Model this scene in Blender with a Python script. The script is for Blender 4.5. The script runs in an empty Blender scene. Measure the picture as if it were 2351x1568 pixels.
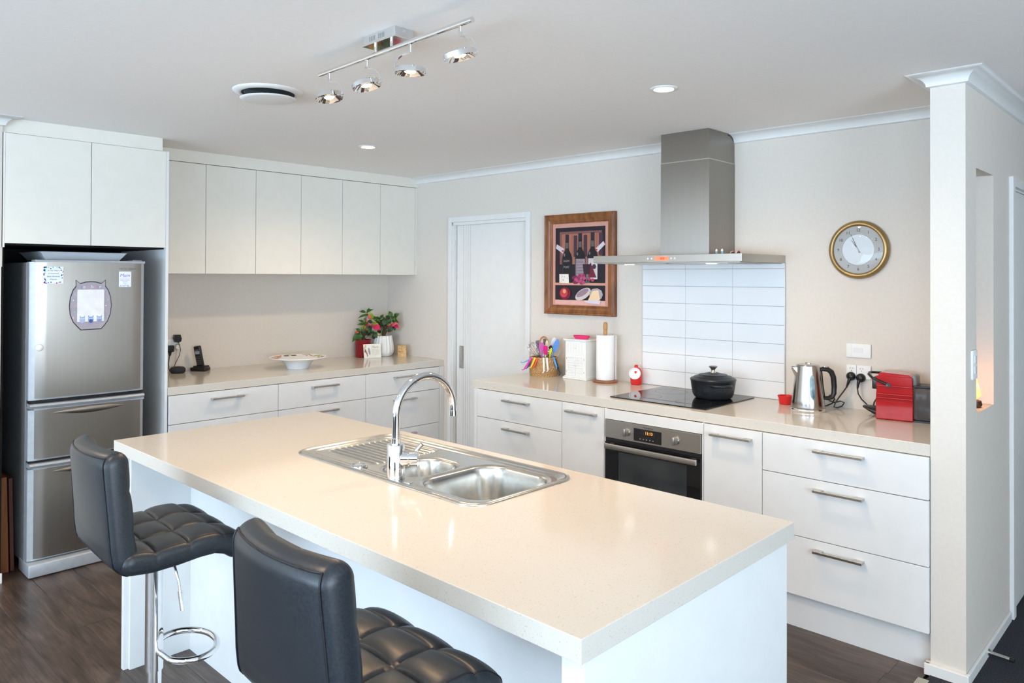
import bpy, bmesh, math, random
from mathutils import Vector, Matrix
random.seed(7)
PI = math.pi
scene = bpy.context.scene
COL = scene.collection
# ------------------------------------------------------------------ camera
YAW, PITCH, ROLL = math.radians(43.7168), math.radians(.5084), math.radians(.2253)
fw = Vector((-math.sin(YAW)*math.cos(PITCH), math.cos(YAW)*math.cos(PITCH), math.sin(PITCH)))
rt = Vector((math.cos(YAW), math.sin(YAW), 0)); up = rt.cross(fw)
rt2 = rt*math.cos(ROLL) + up*math.sin(ROLL); up2 = -rt*math.sin(ROLL) + up*math.cos(ROLL)
cd = bpy.data.cameras.new('camera'); cam = bpy.data.objects.new('camera', cd); COL.objects.link(cam)
cd.sensor_width = 36; cd.lens = 1728.49/2351*36; cd.shift_y = -(784-620.558)/2351
cd.clip_start = .05
cam.matrix_world = Matrix(((rt2.x, up2.x, -fw.x, 5.234785), (rt2.y, up2.y, -fw.y, -3.93072), (rt2.z, up2.z, -fw.z, 1.558095), (0, 0, 0, 1)))
scene.camera = cam
# ------------------------------------------------------------------ view, world, daylight
scene.view_settings.view_transform = 'Standard'; scene.view_settings.look = 'None'
scene.view_settings.exposure = .53; scene.view_settings.gamma = 1.0; scene.view_settings.use_curve_mapping = False
w = bpy.data.worlds.new('world'); scene.world = w; w.use_nodes = True
w.node_tree.nodes['Background'].inputs[0].default_value = (.74, .87, 1, 1)
w.node_tree.nodes['Background'].inputs[1].default_value = 3.0
def area(name, loc, target, sx, sy, power, col, spread=180):
    l = bpy.data.lights.new(name, 'AREA'); l.shape = 'RECTANGLE'; l.size = sx; l.size_y = sy; l.energy = power; l.color = col
    l.spread = math.radians(spread)
    o = bpy.data.objects.new(name, l); COL.objects.link(o); o.location = loc
    o.rotation_euler = (Vector(target)-Vector(loc)).to_track_quat('-Z', 'Y').to_euler(); return o
DAY = (.52, .75, 1.0)
area('window_daylight', (3.2, -8.1, 1.2), (3.2, 0, 23.0), 3.6, 2.0, 265, DAY)  # lamps at unseen windows, tipped far up as added bounce for the ceiling
area('window_daylight', (6.9, -8.1, 1.2), (6.0, 0, 23.0), 1.8, 2.0, 100, DAY)
area('window_daylight', (8.7, -4.2, 1.25), (0, -3.2, 23.0), 3.0, 1.9, 235, (.70, .85, 1.0))
WARM = (1.0, .72, .44)
def spot(name, loc, power, angle=150, size=.05, col=WARM, target=None, blend=.8):
    l = bpy.data.lights.new(name, 'SPOT'); l.energy = power; l.spot_size = math.radians(angle); l.spot_blend = blend
    l.shadow_soft_size = size; l.color = col
    o = bpy.data.objects.new(name, l); COL.objects.link(o); o.location = loc
    if target: o.rotation_euler = (Vector(target)-Vector(loc)).to_track_quat('-Z', 'Y').to_euler()
    return o
# ------------------------------------------------------------------ materials
def mat(name, col, rough=.5, metal=0, spec=.5, coat=0, trans=0, ior=1.45, emit=None, estr=0, alpha=1):
    m = bpy.data.materials.new(name); m.use_nodes = True
    b = m.node_tree.nodes['Principled BSDF']
    b.inputs['Base Color'].default_value = (*col, 1); b.inputs['Roughness'].default_value = rough
    b.inputs['Metallic'].default_value = metal; b.inputs['Specular IOR Level'].default_value = spec
    b.inputs['Coat Weight'].default_value = coat; b.inputs['Coat Roughness'].default_value = .05
    b.inputs['Transmission Weight'].default_value = trans; b.inputs['IOR'].default_value = ior
    if emit: b.inputs['Emission Color'].default_value = (*emit, 1); b.inputs['Emission Strength'].default_value = estr
    return m
def N(m, t, **k):
    n = m.node_tree.nodes.new(t)
    for a, v in k.items(): setattr(n, a, v)
    return n
def L(m, a, b): m.node_tree.links.new(a, b)
def bsdf(m): return m.node_tree.nodes['Principled BSDF']
def noisy(m, c1, c2, scale=30, detail=4, stretch=(1, 1, 1), bump=0, rough=None, lo=.35, hi=.65, dist=.002):
    """procedural colour variation, bump and roughness variation in object space"""
    tc = N(m, 'ShaderNodeTexCoord'); mp = N(m, 'ShaderNodeMapping'); mp.inputs['Scale'].default_value = stretch
    L(m, tc.outputs['Object'], mp.inputs['Vector'])
    nz = N(m, 'ShaderNodeTexNoise'); nz.inputs['Scale'].default_value = scale; nz.inputs['Detail'].default_value = detail
    L(m, mp.outputs[0], nz.inputs['Vector'])
    cr = N(m, 'ShaderNodeValToRGB'); cr.color_ramp.elements[0].position = lo; cr.color_ramp.elements[1].position = hi
    cr.color_ramp.elements[0].color = (*c1, 1); cr.color_ramp.elements[1].color = (*c2, 1)
    L(m, nz.outputs['Fac'], cr.inputs['Fac']); L(m, cr.outputs['Color'], bsdf(m).inputs['Base Color'])
    if bump:
        bp = N(m, 'ShaderNodeBump'); bp.inputs['Strength'].default_value = bump; bp.inputs['Distance'].default_value = dist
        L(m, nz.outputs['Fac'], bp.inputs['Height']); L(m, bp.outputs[0], bsdf(m).inputs['Normal'])
    if rough:
        mr = N(m, 'ShaderNodeMapRange'); mr.inputs['To Min'].default_value = rough[0]; mr.inputs['To Max'].default_value = rough[1]
        L(m, nz.outputs['Fac'], mr.inputs['Value']); L(m, mr.outputs[0], bsdf(m).inputs['Roughness'])
    return m
wall_m = noisy(mat('wall_paint', (.7, .64, .59), .85, spec=.25), (.69, .635, .570), (.71, .655, .590), 60, bump=.04)
ceil_m = noisy(mat('ceiling_paint', (.8, .78, .76), .9, spec=.2), (.905, .875, .84), (.925, .895, .86), 60, bump=.03)
trim_m = noisy(mat('trim_gloss_white', (.85, .85, .83), .4), (.76, .755, .735), (.78, .775, .755), 20)
lam_m = noisy(mat('white_laminate', (.84, .84, .83), .33), (.76, .765, .76), (.78, .785, .78), 15, bump=.015)
lamw_m = noisy(mat('cream_white_laminate', (.84, .83, .79), .4), (.79, .76, .685), (.81, .78, .705), 15, bump=.015)
gapd_m = mat('dark_gap', (.25, .23, .20), .8)
recess_shade_m = noisy(mat('black_recess_board', (.012, .012, .011), .8, spec=.2), (.010, .010, .009), (.015, .014, .013), 25)  # deep shade of the fridge recess, put into the colour
# stone: cream quartz with fine specks
stone_m = mat('speckled_quartz', (.78, .74, .68), .1, spec=.5)
tc = N(stone_m, 'ShaderNodeTexCoord')
v1 = N(stone_m, 'ShaderNodeTexVoronoi'); v1.inputs['Scale'].default_value = 420; L(stone_m, tc.outputs['Object'], v1.inputs['Vector'])
n1 = N(stone_m, 'ShaderNodeTexNoise'); n1.inputs['Scale'].default_value = 330; n1.inputs['Detail'].default_value = 3; L(stone_m, tc.outputs['Object'], n1.inputs['Vector'])
r1 = N(stone_m, 'ShaderNodeValToRGB'); r1.color_ramp.elements[0].position = .30; r1.color_ramp.elements[1].position = .44
r1.color_ramp.elements[0].color = (.58, .54, .48, 1); r1.color_ramp.elements[1].color = (.65, .61, .545, 1)
L(stone_m, n1.outputs['Fac'], r1.inputs['Fac'])
r2 = N(stone_m, 'ShaderNodeValToRGB'); r2.color_ramp.elements[0].position = .0; r2.color_ramp.elements[1].position = .03
r2.color_ramp.elements[0].color = (.50, .46, .42, 1); r2.color_ramp.elements[1].color = (1, 1, 1, 1)
sv = N(stone_m, 'ShaderNodeSeparateColor'); L(stone_m, v1.outputs['Color'], sv.inputs[0]); L(stone_m, sv.outputs[0], r2.inputs['Fac'])
mx = N(stone_m, 'ShaderNodeMix', data_type='RGBA', blend_type='MULTIPLY'); mx.inputs[0].default_value = .55
L(stone_m, r1.outputs[0], mx.inputs[6]); L(stone_m, r2.outputs[0], mx.inputs[7]); L(stone_m, mx.outputs[2], bsdf(stone_m).inputs['Base Color'])
# metals
steel_m = noisy(mat('brushed_steel', (.6, .58, .55), .3, 1), (.31, .285, .255), (.32, .295, .265), 150, stretch=(1, 1, .01), rough=(.30, .34))
bsdf(steel_m).inputs['Anisotropic'].default_value = .8
tg = N(steel_m, 'ShaderNodeTangent', direction_type='RADIAL', axis='Z'); L(steel_m, tg.outputs[0], bsdf(steel_m).inputs['Tangent'])
bsdf(steel_m).inputs['Anisotropic Rotation'].default_value = 0.0
steelh_m = noisy(mat('brushed_steel_across', (.6, .58, .55), .3, 1), (.49, .465, .43), (.50, .475, .44), 200, stretch=(.01, .01, 1), rough=(.28, .32))
sink_m = noisy(mat('satin_steel_sink', (.66, .64, .60), .22, 1), (.62, .60, .56), (.68, .66, .62), 40, rough=(.18, .28))
handle_m = noisy(mat('satin_nickel', (.55, .53, .5), .3, 1), (.52, .50, .47), (.58, .56, .53), 80, rough=(.26, .34))
chrome_m = noisy(mat('chrome', (.8, .8, .8), .05, 1), (.80, .80, .80), (.84, .84, .84), 5)
leather_m = noisy(mat('black_leather', (.018, .02, .024), .36), (.014, .017, .022), (.022, .027, .034), 220, bump=.08, rough=(.30, .42), dist=.0006)
seam_m = mat('leather_seam', (.006, .006, .008), .5)
grayp_m = noisy(mat('grey_plastic', (.22, .23, .24), .4), (.21, .22, .23), (.24, .25, .26), 30)
silverp_m = noisy(mat('silver_plastic', (.42, .45, .48), .35, .3), (.40, .43, .46), (.44, .47, .50), 30)
blackp_m = noisy(mat('black_plastic', (.012, .012, .013), .3), (.010, .010, .011), (.016, .016, .017), 50)
blackf_m = noisy(mat('charcoal_mesh', (.03, .03, .032), .9), (.02, .02, .022), (.045, .045, .048), 500)
glassb_m = noisy(mat('black_glass', (.006, .006, .007), .03, spec=.6), (.005, .005, .006), (.008, .008, .009), 5)
tile_m = noisy(mat('white_glazed_tile', (.80, .81, .82), .12), (.79, .80, .81), (.81, .82, .83), 6)
grout_m = noisy(mat('grey_grout', (.42, .41, .40), .9), (.40, .39, .38), (.45, .44, .43), 200)
whitec_m = noisy(mat('white_ceramic', (.84, .84, .83), .15), (.83, .83, .82), (.85, .85, .84), 8)
whitem_m = noisy(mat('matt_white', (.82, .82, .80), .55), (.80, .80, .78), (.84, .84, .82), 12)
paper_m = noisy(mat('paper_white', (.88, .88, .88), .95), (.86, .86, .86), (.90, .90, .90), 120, bump=.2, dist=.001)
red_m = noisy(mat('red_gloss', (.62, .01, .015), .12, coat=.4), (.42, .004, .007), (.48, .006, .010), 8)
redp_m = noisy(mat('red_ceramic', (.70, .02, .02), .2), (.66, .015, .018), (.74, .025, .025), 8)
darkred_m = noisy(mat('dark_red_glass', (.22, .008, .014), .1), (.20, .006, .012), (.26, .010, .018), 8)
pink_m = noisy(mat('pink_silicone', (.75, .03, .18), .5), (.72, .028, .17), (.78, .035, .2), 20)
wood_m = noisy(mat('brown_timber', (.25, .09, .025), .35), (.16, .052, .014), (.30, .11, .034), 25, stretch=(1, 1, .25), bump=.06)
woodl_m = noisy(mat('light_turned_wood', (.5, .26, .1), .4), (.42, .20, .07), (.56, .30, .13), 30, stretch=(1, 1, .2))
woodb_m = noisy(mat('pale_wood', (.68, .42, .18), .6), (.62, .38, .15), (.74, .47, .21), 40, stretch=(1, 1, .15))
board_m = noisy(mat('orange_brown_board', (.20, .065, .015), .5), (.16, .05, .012), (.24, .08, .02), 20, stretch=(1, 1, .1))
iron_m = noisy(mat('matt_black_enamel', (.012, .014, .018), .38), (.010, .012, .015), (.016, .018, .022), 60, bump=.03)
gold_m = noisy(mat('aged_gold', (.36, .24, .10), .32, .7), (.32, .21, .085), (.40, .27, .115), 12)
dark_m = mat('dark_print', (.03, .03, .035), .6)
cream_m = mat('cream_paint_print', (.82, .62, .5), .6)
# carpet
carpet_m = noisy(mat('charcoal_carpet', (.02, .022, .026), 1, spec=.1), (.018, .020, .024), (.07, .074, .085), 260, detail=6, bump=.8, dist=.006)
# planks: colour varies per object
floor_m = mat('dark_timber_plank', (.05, .03, .02), .28)
tc = N(floor_m, 'ShaderNodeTexCoord'); oi = N(floor_m, 'ShaderNodeObjectInfo')
ad = N(floor_m, 'ShaderNodeVectorMath', operation='ADD'); sc_ = N(floor_m, 'ShaderNodeVectorMath', operation='SCALE')
cmb = N(floor_m, 'ShaderNodeCombineXYZ'); L(floor_m, oi.outputs['Random'], cmb.inputs[0]); L(floor_m, oi.outputs['Random'], cmb.inputs[1]); L(floor_m, oi.outputs['Random'], cmb.inputs[2])
L(floor_m, cmb.outputs[0], sc_.inputs[0]); sc_.inputs['Scale'].default_value = 37; L(floor_m, tc.outputs['Object'], ad.inputs[0]); L(floor_m, sc_.outputs[0], ad.inputs[1])
mp = N(floor_m, 'ShaderNodeMapping'); mp.inputs['Scale'].default_value = (1.0, 5.0, 1); L(floor_m, ad.outputs[0], mp.inputs[0])
nz = N(floor_m, 'ShaderNodeTexNoise'); nz.inputs['Scale'].default_value = 3.2; nz.inputs['Detail'].default_value = 8; nz.inputs['Roughness'].default_value = .62; nz.inputs['Distortion'].default_value = .8
L(floor_m, mp.outputs[0], nz.inputs['Vector'])
mp2 = N(floor_m, 'ShaderNodeMapping'); mp2.inputs['Scale'].default_value = (4, 90, 1); L(floor_m, ad.outputs[0], mp2.inputs[0])
nz2 = N(floor_m, 'ShaderNodeTexNoise'); nz2.inputs['Scale'].default_value = 1.5; nz2.inputs['Detail'].default_value = 5; L(floor_m, mp2.outputs[0], nz2.inputs['Vector'])
mm = N(floor_m, 'ShaderNodeMix', data_type='FLOAT'); mm.inputs[0].default_value = .35; L(floor_m, nz.outputs['Fac'], mm.inputs[2]); L(floor_m, nz2.outputs['Fac'], mm.inputs[3])
cr = N(floor_m, 'ShaderNodeValToRGB'); cr.color_ramp.elements[0].position = .36; cr.color_ramp.elements[1].position = .68
cr.color_ramp.elements[0].color = (.030, .021, .017, 1); cr.color_ramp.elements[1].color = (.150, .108, .084, 1)
e = cr.color_ramp.elements.new(.52); e.color = (.076, .053, .042, 1)
L(floor_m, mm.outputs[0], cr.inputs['Fac']); L(floor_m, cr.outputs[0], bsdf(floor_m).inputs['Base Color'])
bpn = N(floor_m, 'ShaderNodeBump'); bpn.inputs['Strength'].default_value = .15; bpn.inputs['Distance'].default_value = .002
L(floor_m, nz2.outputs['Fac'], bpn.inputs['Height']); L(floor_m, bpn.outputs[0], bsdf(floor_m).inputs['Normal'])
_flat = {}
def flat(r, g, b, rough=.6, metal=0):
    """plain coloured material for small prints and plastics (sRGB 0-255 in)"""
    k = (r, g, b, rough, metal)
    if k not in _flat:
        c = [((v/255+.055)/1.055)**2.4 if v > 10 else v/255/12.92 for v in (r, g, b)]
        _flat[k] = noisy(mat('paint_%d_%d_%d' % (r, g, b), c, rough, metal), [v*.96 for v in c], [min(1, v*1.04) for v in c], 25)
    return _flat[k]
# ------------------------------------------------------------------ mesh builder
class MB:
    def __init__(s): s.bm = bmesh.new(); s.mi = 0
    def _f(s, vs):
        try: f = s.bm.faces.new(vs); f.material_index = s.mi; return f
        except ValueError: return None
    def box(s, x0, x1, y0, y1, z0, z1, M=None):
        P = [Vector(p) for p in ((x0,y0,z0),(x1,y0,z0),(x1,y1,z0),(x0,y1,z0),(x0,y0,z1),(x1,y0,z1),(x1,y1,z1),(x0,y1,z1))]
        if M: P = [M @ p for p in P]
        v = [s.bm.verts.new(p) for p in P]
        for a in ((0,3,2,1),(4,5,6,7),(0,1,5,4),(1,2,6,5),(2,3,7,6),(3,0,4,7)): s._f([v[i] for i in a])
        return s
    def rbox(s, x0, x1, y0, y1, z0, z1, r, M=None, seg=3):
        t = MB(); t.box(x0, x1, y0, y1, z0, z1)
        bmesh.ops.bevel(t.bm, geom=t.bm.edges[:], offset=r, segments=seg, affect='EDGES', profile=.5)
        return s.add(t, M)
    def add(s, t, M=None):
        vm = {v: s.bm.verts.new(M @ v.co if M else v.co) for v in t.bm.verts}
        for f in t.bm.faces:
            try: g = s.bm.faces.new([vm[v] for v in f.verts]); g.material_index = f.material_index or s.mi
            except ValueError: pass
        t.bm.free(); return s
    def loft(s, rings, closed=True, cap=True):
        R = [[s.bm.verts.new(p) for p in r] for r in rings]; n = len(R[0])
        for a, b in zip(R, R[1:]):
            for i in range(n if closed else n-1): s._f([a[i], a[(i+1) % n], b[(i+1) % n], b[i]])
        if cap and closed: s._f(R[0][::-1]); s._f(R[-1])
        return s
    def cyl(s, p0, p1, r0, r1=None, n=24, cap=True):
        p0, p1 = Vector(p0), Vector(p1); r1 = r0 if r1 is None else r1
        q = (p1-p0).normalized().to_track_quat('Z', 'Y')
        rg = [[p + q @ Vector((r*math.cos(2*PI*i/n), r*math.sin(2*PI*i/n), 0)) for i in range(n)] for p, r in ((p0, r0), (p1, r1))]
        return s.loft(rg, True, cap)
    def lathe(s, prof, c=(0, 0, 0), n=40, M=None, cap=False, sx=1, sy=1, rfun=None):
        c = Vector(c); R = []
        for k, (r, z) in enumerate(prof):
            ring = []
            for i in range(n):
                a = 2*PI*i/n; rr = r*(rfun(a, z) if rfun else 1)
                p = Vector((rr*math.cos(a)*sx, rr*math.sin(a)*sy, z)); ring.append((M @ p if M else p) + c)
            R.append(ring)
        return s.loft(R, True, cap)
    def tube(s, pts, r, n=10, cap=True):
        pts = [Vector(p) for p in pts]; rg = []; m = len(pts)
        rs = r if isinstance(r, (list, tuple)) else [r]*m
        t0 = (pts[1]-pts[0]).normalized(); q = t0.orthogonal().normalized()
        for i, p in enumerate(pts):
            t = (pts[min(i+1, m-1)]-pts[max(i-1, 0)]).normalized()
            q = (q-t*q.dot(t)).normalized(); b = t.cross(q)
            rg.append([p+(q*math.cos(2*PI*k/n)+b*math.sin(2*PI*k/n))*rs[i] for k in range(n)])
        return s.loft(rg, True, cap)
    def ring(s, c, axis, R, r, n=40, m=10):
        q = Vector(axis).normalized().to_track_quat('Z', 'Y'); c = Vector(c); V = []
        for i in range(n):
            a = 2*PI*i/n; V.append([s.bm.verts.new(c+q @ Vector(((R+r*math.cos(2*PI*k/m))*math.cos(a), (R+r*math.cos(2*PI*k/m))*math.sin(a), r*math.sin(2*PI*k/m)))) for k in range(m)])
        for i in range(n):
            for k in range(m): s._f([V[i][k], V[(i+1) % n][k], V[(i+1) % n][(k+1) % m], V[i][(k+1) % m]])
        return s
    def prism(s, pts, d):
        d = Vector(d); a = [s.bm.verts.new(p) for p in pts]; b = [s.bm.verts.new(Vector(p)+d) for p in pts]; n = len(a)
        s._f(a[::-1]); s._f(b)
        for i in range(n): s._f([a[i], a[(i+1) % n], b[(i+1) % n], b[i]])
        return s
    def mesh(s, name, off=Vector((0, 0, 0)), smooth=0, mats=()):
        bm = s.bm
        if off.length: bmesh.ops.translate(bm, verts=bm.verts[:], vec=-off)
        bmesh.ops.recalc_face_normals(bm, faces=bm.faces[:])
        if smooth:
            for f in bm.faces: f.smooth = True
            ca = math.cos(math.radians(smooth))
            for e in bm.edges:
                if len(e.link_faces) == 2 and e.link_faces[0].normal.dot(e.link_faces[1].normal) < ca: e.smooth = False
        me = bpy.data.meshes.new(name); bm.to_mesh(me); bm.free()
        for m in mats: me.materials.append(m)
        return me
def thing(name, label, cat, loc=(0, 0, 0), group=None, rz=0):
    o = bpy.data.objects.new(name, None); COL.objects.link(o); o.location = loc; o.rotation_euler = (0, 0, rz)
    o.empty_display_size = .05
    o['label'] = label; o['category'] = cat
    if group: o['group'] = group
    return o
def put(name, m, mats, parent=None, smooth=0, bevel=0, local=False, label=None, kind=None, seg=2):
    """link one mesh object. Coordinates in the builder are world ones unless local"""
    if not isinstance(mats, (list, tuple)): mats = [mats]
    off = Vector((0, 0, 0))
    if parent is not None and not local:
        p = parent
        while p: off += p.location; p = p.parent
    me = m.mesh(name, off, smooth, mats) if isinstance(m, MB) else m
    o = bpy.data.objects.new(name, me); COL.objects.link(o)
    if parent is not None: o.parent = parent
    if bevel:
        b = o.modifiers.new('bevel', 'BEVEL'); b.width = bevel; b.segments = seg; b.limit_method = 'ANGLE'; b.angle_limit = math.radians(40)
        b.harden_normals = False
    if label: o['label'] = label
    if kind: o['kind'] = kind
    return o
def single(name, m, mats, label, cat, group=None, **k):
    o = put(name, m, mats, **k); o['label'] = label; o['category'] = cat
    if group: o['group'] = group
    return o
def struct(name, m, mats, parent=None, **k):
    o = put(name, m, mats, parent, **k)
    if parent is None: o['kind'] = 'structure'
    return o
def copy_tree(o, parent=None):
    c = o.copy(); COL.objects.link(c)
    if parent: c.parent = parent
    for ch in list(o.children): copy_tree(ch, c)
    return c
def textmesh(txt, size, M, mb=None, depth=.0003, align='CENTER', shear=0):
    """font outline turned into mesh and moved by matrix M (text lies in local XY)"""
    cu = bpy.data.curves.new('lettering', 'FONT'); cu.body = txt; cu.size = size; cu.align_x = align; cu.align_y = 'CENTER'; cu.extrude = depth; cu.shear = shear
    cu.resolution_u = 3
    ob = bpy.data.objects.new('lettering', cu); COL.objects.link(ob)
    bpy.context.view_layer.update()
    me = bpy.data.meshes.new_from_object(ob.evaluated_get(bpy.context.evaluated_depsgraph_get()))
    bpy.data.objects.remove(ob); bpy.data.curves.remove(cu)
    t = MB(); t.bm.from_mesh(me); bpy.data.meshes.remove(me)
    for f in t.bm.faces: f.material_index = 0
    mb = mb or MB(); mi = mb.mi
    vm = {v: mb.bm.verts.new(M @ v.co) for v in t.bm.verts}
    for f in t.bm.faces:
        try: g = mb.bm.faces.new([vm[v] for v in f.verts]); g.material_index = mi
        except ValueError: pass
    t.bm.free(); return mb
def frameM(o, x, y):
    """matrix whose local X, Y run along the given world directions"""
    x = Vector(x).normalized(); y = Vector(y).normalized(); z = x.cross(y)
    return Matrix(((x.x, y.x, z.x, o[0]), (x.y, y.y, z.y, o[1]), (x.z, y.z, z.z, o[2]), (0, 0, 0, 1)))
BACKW = lambda x, z, y: frameM((x, y, z), (1, 0, 0), (0, 0, 1))      # text on a face looking to -y
LEFTW = lambda y, z, x: frameM((x, y, z), (0, 1, 0), (0, 0, 1))      # text on a face looking to +x
H = .9025; CZ = 2.362
#%%STRUCT
# ------------------------------------------------------------------ room
XR0, XR1, YC = 4.372, 4.495, -.633          # nib wall at the right end of the cooktop run
fl = MB().box(-.2, 9, -8.3, 4, -.12, -.012); struct('floor', fl, noisy(mat('subfloor', (.02, .015, .012), .9), (.018, .014, .011), (.024, .017, .013), 10))
FLO = bpy.data.objects['floor']
pw, plen = .19, 2.2; pl_meshes = {}
y = -7.2; row = 0
while y < .02:
    x = -.02 - random.random()*plen
    while x < 4.36:
        a, b = max(x, 0), min(x+plen, 4.357)
        if b-a > .08 and (y > -4.6 or a > 2.0 or True):
            m = MB().box(-(b-a)/2, (b-a)/2, -pw/2, pw/2, -.012, 0)
            o = put('plank', m, floor_m, FLO, bevel=.0012, local=True, seg=1); o.location = ((a+b)/2, y+pw/2, 0)
            for v in o.data.vertices:
                v.co.x *= .9995; v.co.y *= .9975
        x += plen
    y += pw
put('carpet', MB().box(4.374, 9, -8.3, 4, -.012, .004), carpet_m, FLO)
put('threshold_strip', MB().box(4.345, 4.385, -8.2, -.70, 0, .006), flat(190, 186, 172, .35, .6), FLO, bevel=.002)
struct('ceiling', MB().box(-.2, 9, -8.3, 4, CZ, CZ+.12), ceil_m)
# back wall with a doorway for the pantry
DX0, DX1, DZ = .842, 1.622, 1.975
m = MB(); m.box(-.2, DX0, 0, .12, 0, CZ).box(DX1, XR0+.02, 0, .12, 0, CZ).box(DX0, DX1, 0, .12, DZ, CZ).box(DX0-.02, DX1+.02, .1, .14, 0, DZ)
struct('wall_back', m, wall_m)
struct('wall_left', MB().box(-.15, 0, -2.96, 0, 0, CZ), wall_m)
struct('wall_left_front', MB().box(-.15, .727, -8.3, -2.962, 0, CZ), wall_m)
# nib wall with a tall niche on the hall side
m = MB(); NY0, NY1, NZ0, NZ1, ND = -.467, -.166, 1.02, 2.003, .10
m.box(XR0, XR1, YC, NY0, 0, CZ).box(XR0, XR1, NY1, .19, 0, CZ).box(XR0, XR1, NY0, NY1, 0, NZ0).box(XR0, XR1, NY0, NY1, NZ1, CZ).box(XR0, XR1-ND, NY0, NY1, NZ0, NZ1)
m.box(XR0, XR1, .98, 4, 0, CZ).box(XR0, XR1, .19, .98, 2.03, CZ)
struct('wall_right', m, wall_m)
# far side of the open-plan room, with window openings
def window_wall(name, horiz, pos, a0, a1, openings):
    m = MB(); c = a0
    def bx(p, q, z0, z1):
        if horiz: m.box(p, q, pos-.12, pos, z0, z1)
        else: m.box(pos, pos+.12, p, q, z0, z1)
    for (p, q, z0, z1) in openings:
        bx(c, p, 0, CZ); bx(p, q, z1, CZ)
        if z0 > 0: bx(p, q, 0, z0)
        c = q
    bx(c, a1, 0, CZ); struct(name, m, wall_m)
window_wall('wall_front', True, -8.2, -.2, 9, [(1.3, 5.1, .1, 2.25), (5.9, 7.9, .1, 2.25)])
window_wall('wall_hall', False, 8.8, -8.2, 4, [(-5.8, -2.6, .2, 2.2)])
struct('wall_far', MB().box(4.495, 9, 3.9, 4, 0, CZ), wall_m)
glass_m = mat('window_glass', (1, 1, 1), 0, trans=1, ior=1.02, spec=.1)
for i, (hz, p, q, z0, z1, pos) in enumerate(((1, 1.3, 5.1, .1, 2.25, -8.26), (1, 5.9, 7.9, .1, 2.25, -8.26), (0, -5.8, -2.6, .2, 2.2, 8.86))):
    n = 3 if q-p > 2.5 else 2
    m = MB()
    def fb(a, b, c, d):
        if hz: m.box(a, b, pos-.03, pos+.03, c, d)
        else: m.box(pos-.03, pos+.03, a, b, c, d)
    fb(p, q, z0, z0+.06); fb(p, q, z1-.06, z1)
    for k in range(n+1):
        c = p+(q-p)*k/n; fb(max(p, c-.03), min(q, c+.03), z0+.06, z1-.06)
    struct('window_%d' % (i+1), m, trim_m)
# cornices (concave cove profile)
def cove(path, name, closed_caps=True):
    """path: list of (x, y, outward dir corner vector) wall points; profile swept along"""
    prof = [(0, -.05), (.006, -.047)] + [(.012+.056*(1-math.cos(t*PI/2)), -.045+.04*math.sin(t*PI/2)) for t in [i/6 for i in range(7)]] + [(.072, -.002), (.075, 0), (0, 0)]
    m = MB(); m.loft([[Vector((x+dx*a, y+dy*a, CZ+b)) for a, b in prof] for x, y, dx, dy in path]); struct(name, m, trim_m, smooth=35)
cove([(.38, 0, 0, -1), (2.913, 0, 0, -1)], 'trim_1')
cove([(3.212, 0, 0, -1), (XR0, 0, -1, -1), (XR0, YC, -1, -1), (XR1, YC, 1, -1), (XR1, 3.9, 1, -1)], 'trim_2')
cove([(.727, -8.2, 1, 0), (.727, -2.962, 1, 1), (.70, -2.962, 0, 1)], 'trim_3')
# bulkheads over the cupboards
struct('trim_4', MB().box(0, .40, -2.16, 0, 2.287, CZ), lamw_m)
struct('trim_5', MB().box(0, .715, -2.96, -2.166, 2.287, CZ), lamw_m)
# baseboards
m = MB().box(4.352, XR0, -.645, -.612, 0, .045).box(4.352, 4.507, -.651, YC, 0, .045).box(XR1, 4.507, YC, .13, 0, .045)
struct('baseboard_right', m, trim_m, bevel=.003)
struct('baseboard_left', MB().box(.727, .742, -8.2, -2.962, 0, .05).box(.727, .742, -2.962, -2.948, 0, .05), trim_m, bevel=.003)
# pantry sliding door
m = MB()
A0, A1, AZ = .7976, 1.664, 2.021
m.box(A0, A0+.04, -.018, 0, 0, AZ).box(A1-.04, A1, -.018, 0, 0, AZ).box(A0+.04, A1-.04, -.018, 0, AZ-.04, AZ)
m.box(A0+.04, DX0+.006, -.008, .05, 0, AZ-.04).box(DX1-.006, A1-.04, -.008, .05, 0, AZ-.04).box(A0+.04, A1-.04, -.008, .05, 1.957, AZ-.04)
d1 = struct('door_1', m, trim_m, bevel=.002)
m = MB(); e = [DX0-.01, .955, .985, 1.01, 1.045, DX1+.01]
gx = [.93, .955, .98, 1.005]
xs = [DX0+.012] + [g+s for g in gx for s in (-.0012, .0012)] + [DX1+.01]
for a, b in zip(xs[::2], xs[1::2]): m.box(a, b, .03, .062, .01, 1.96)
m.box(DX0+.012, DX1+.01, .0335, .06, .01, 1.96)
put('door_leaf', m, trim_m, d1)
fh = put('flush_handle', MB().box(.889, .892, .024, .031, .85, 1.022).box(.934, .937, .024, .031, .85, 1.022).box(.892, .934, .024, .031, .85, .853).box(.892, .934, .024, .031, 1.019, 1.022).box(.892, .934, .029, .031, .853, 1.019).box(.905, .908, .0262, .03, .86, 1.01), handle_m, d1)
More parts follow.
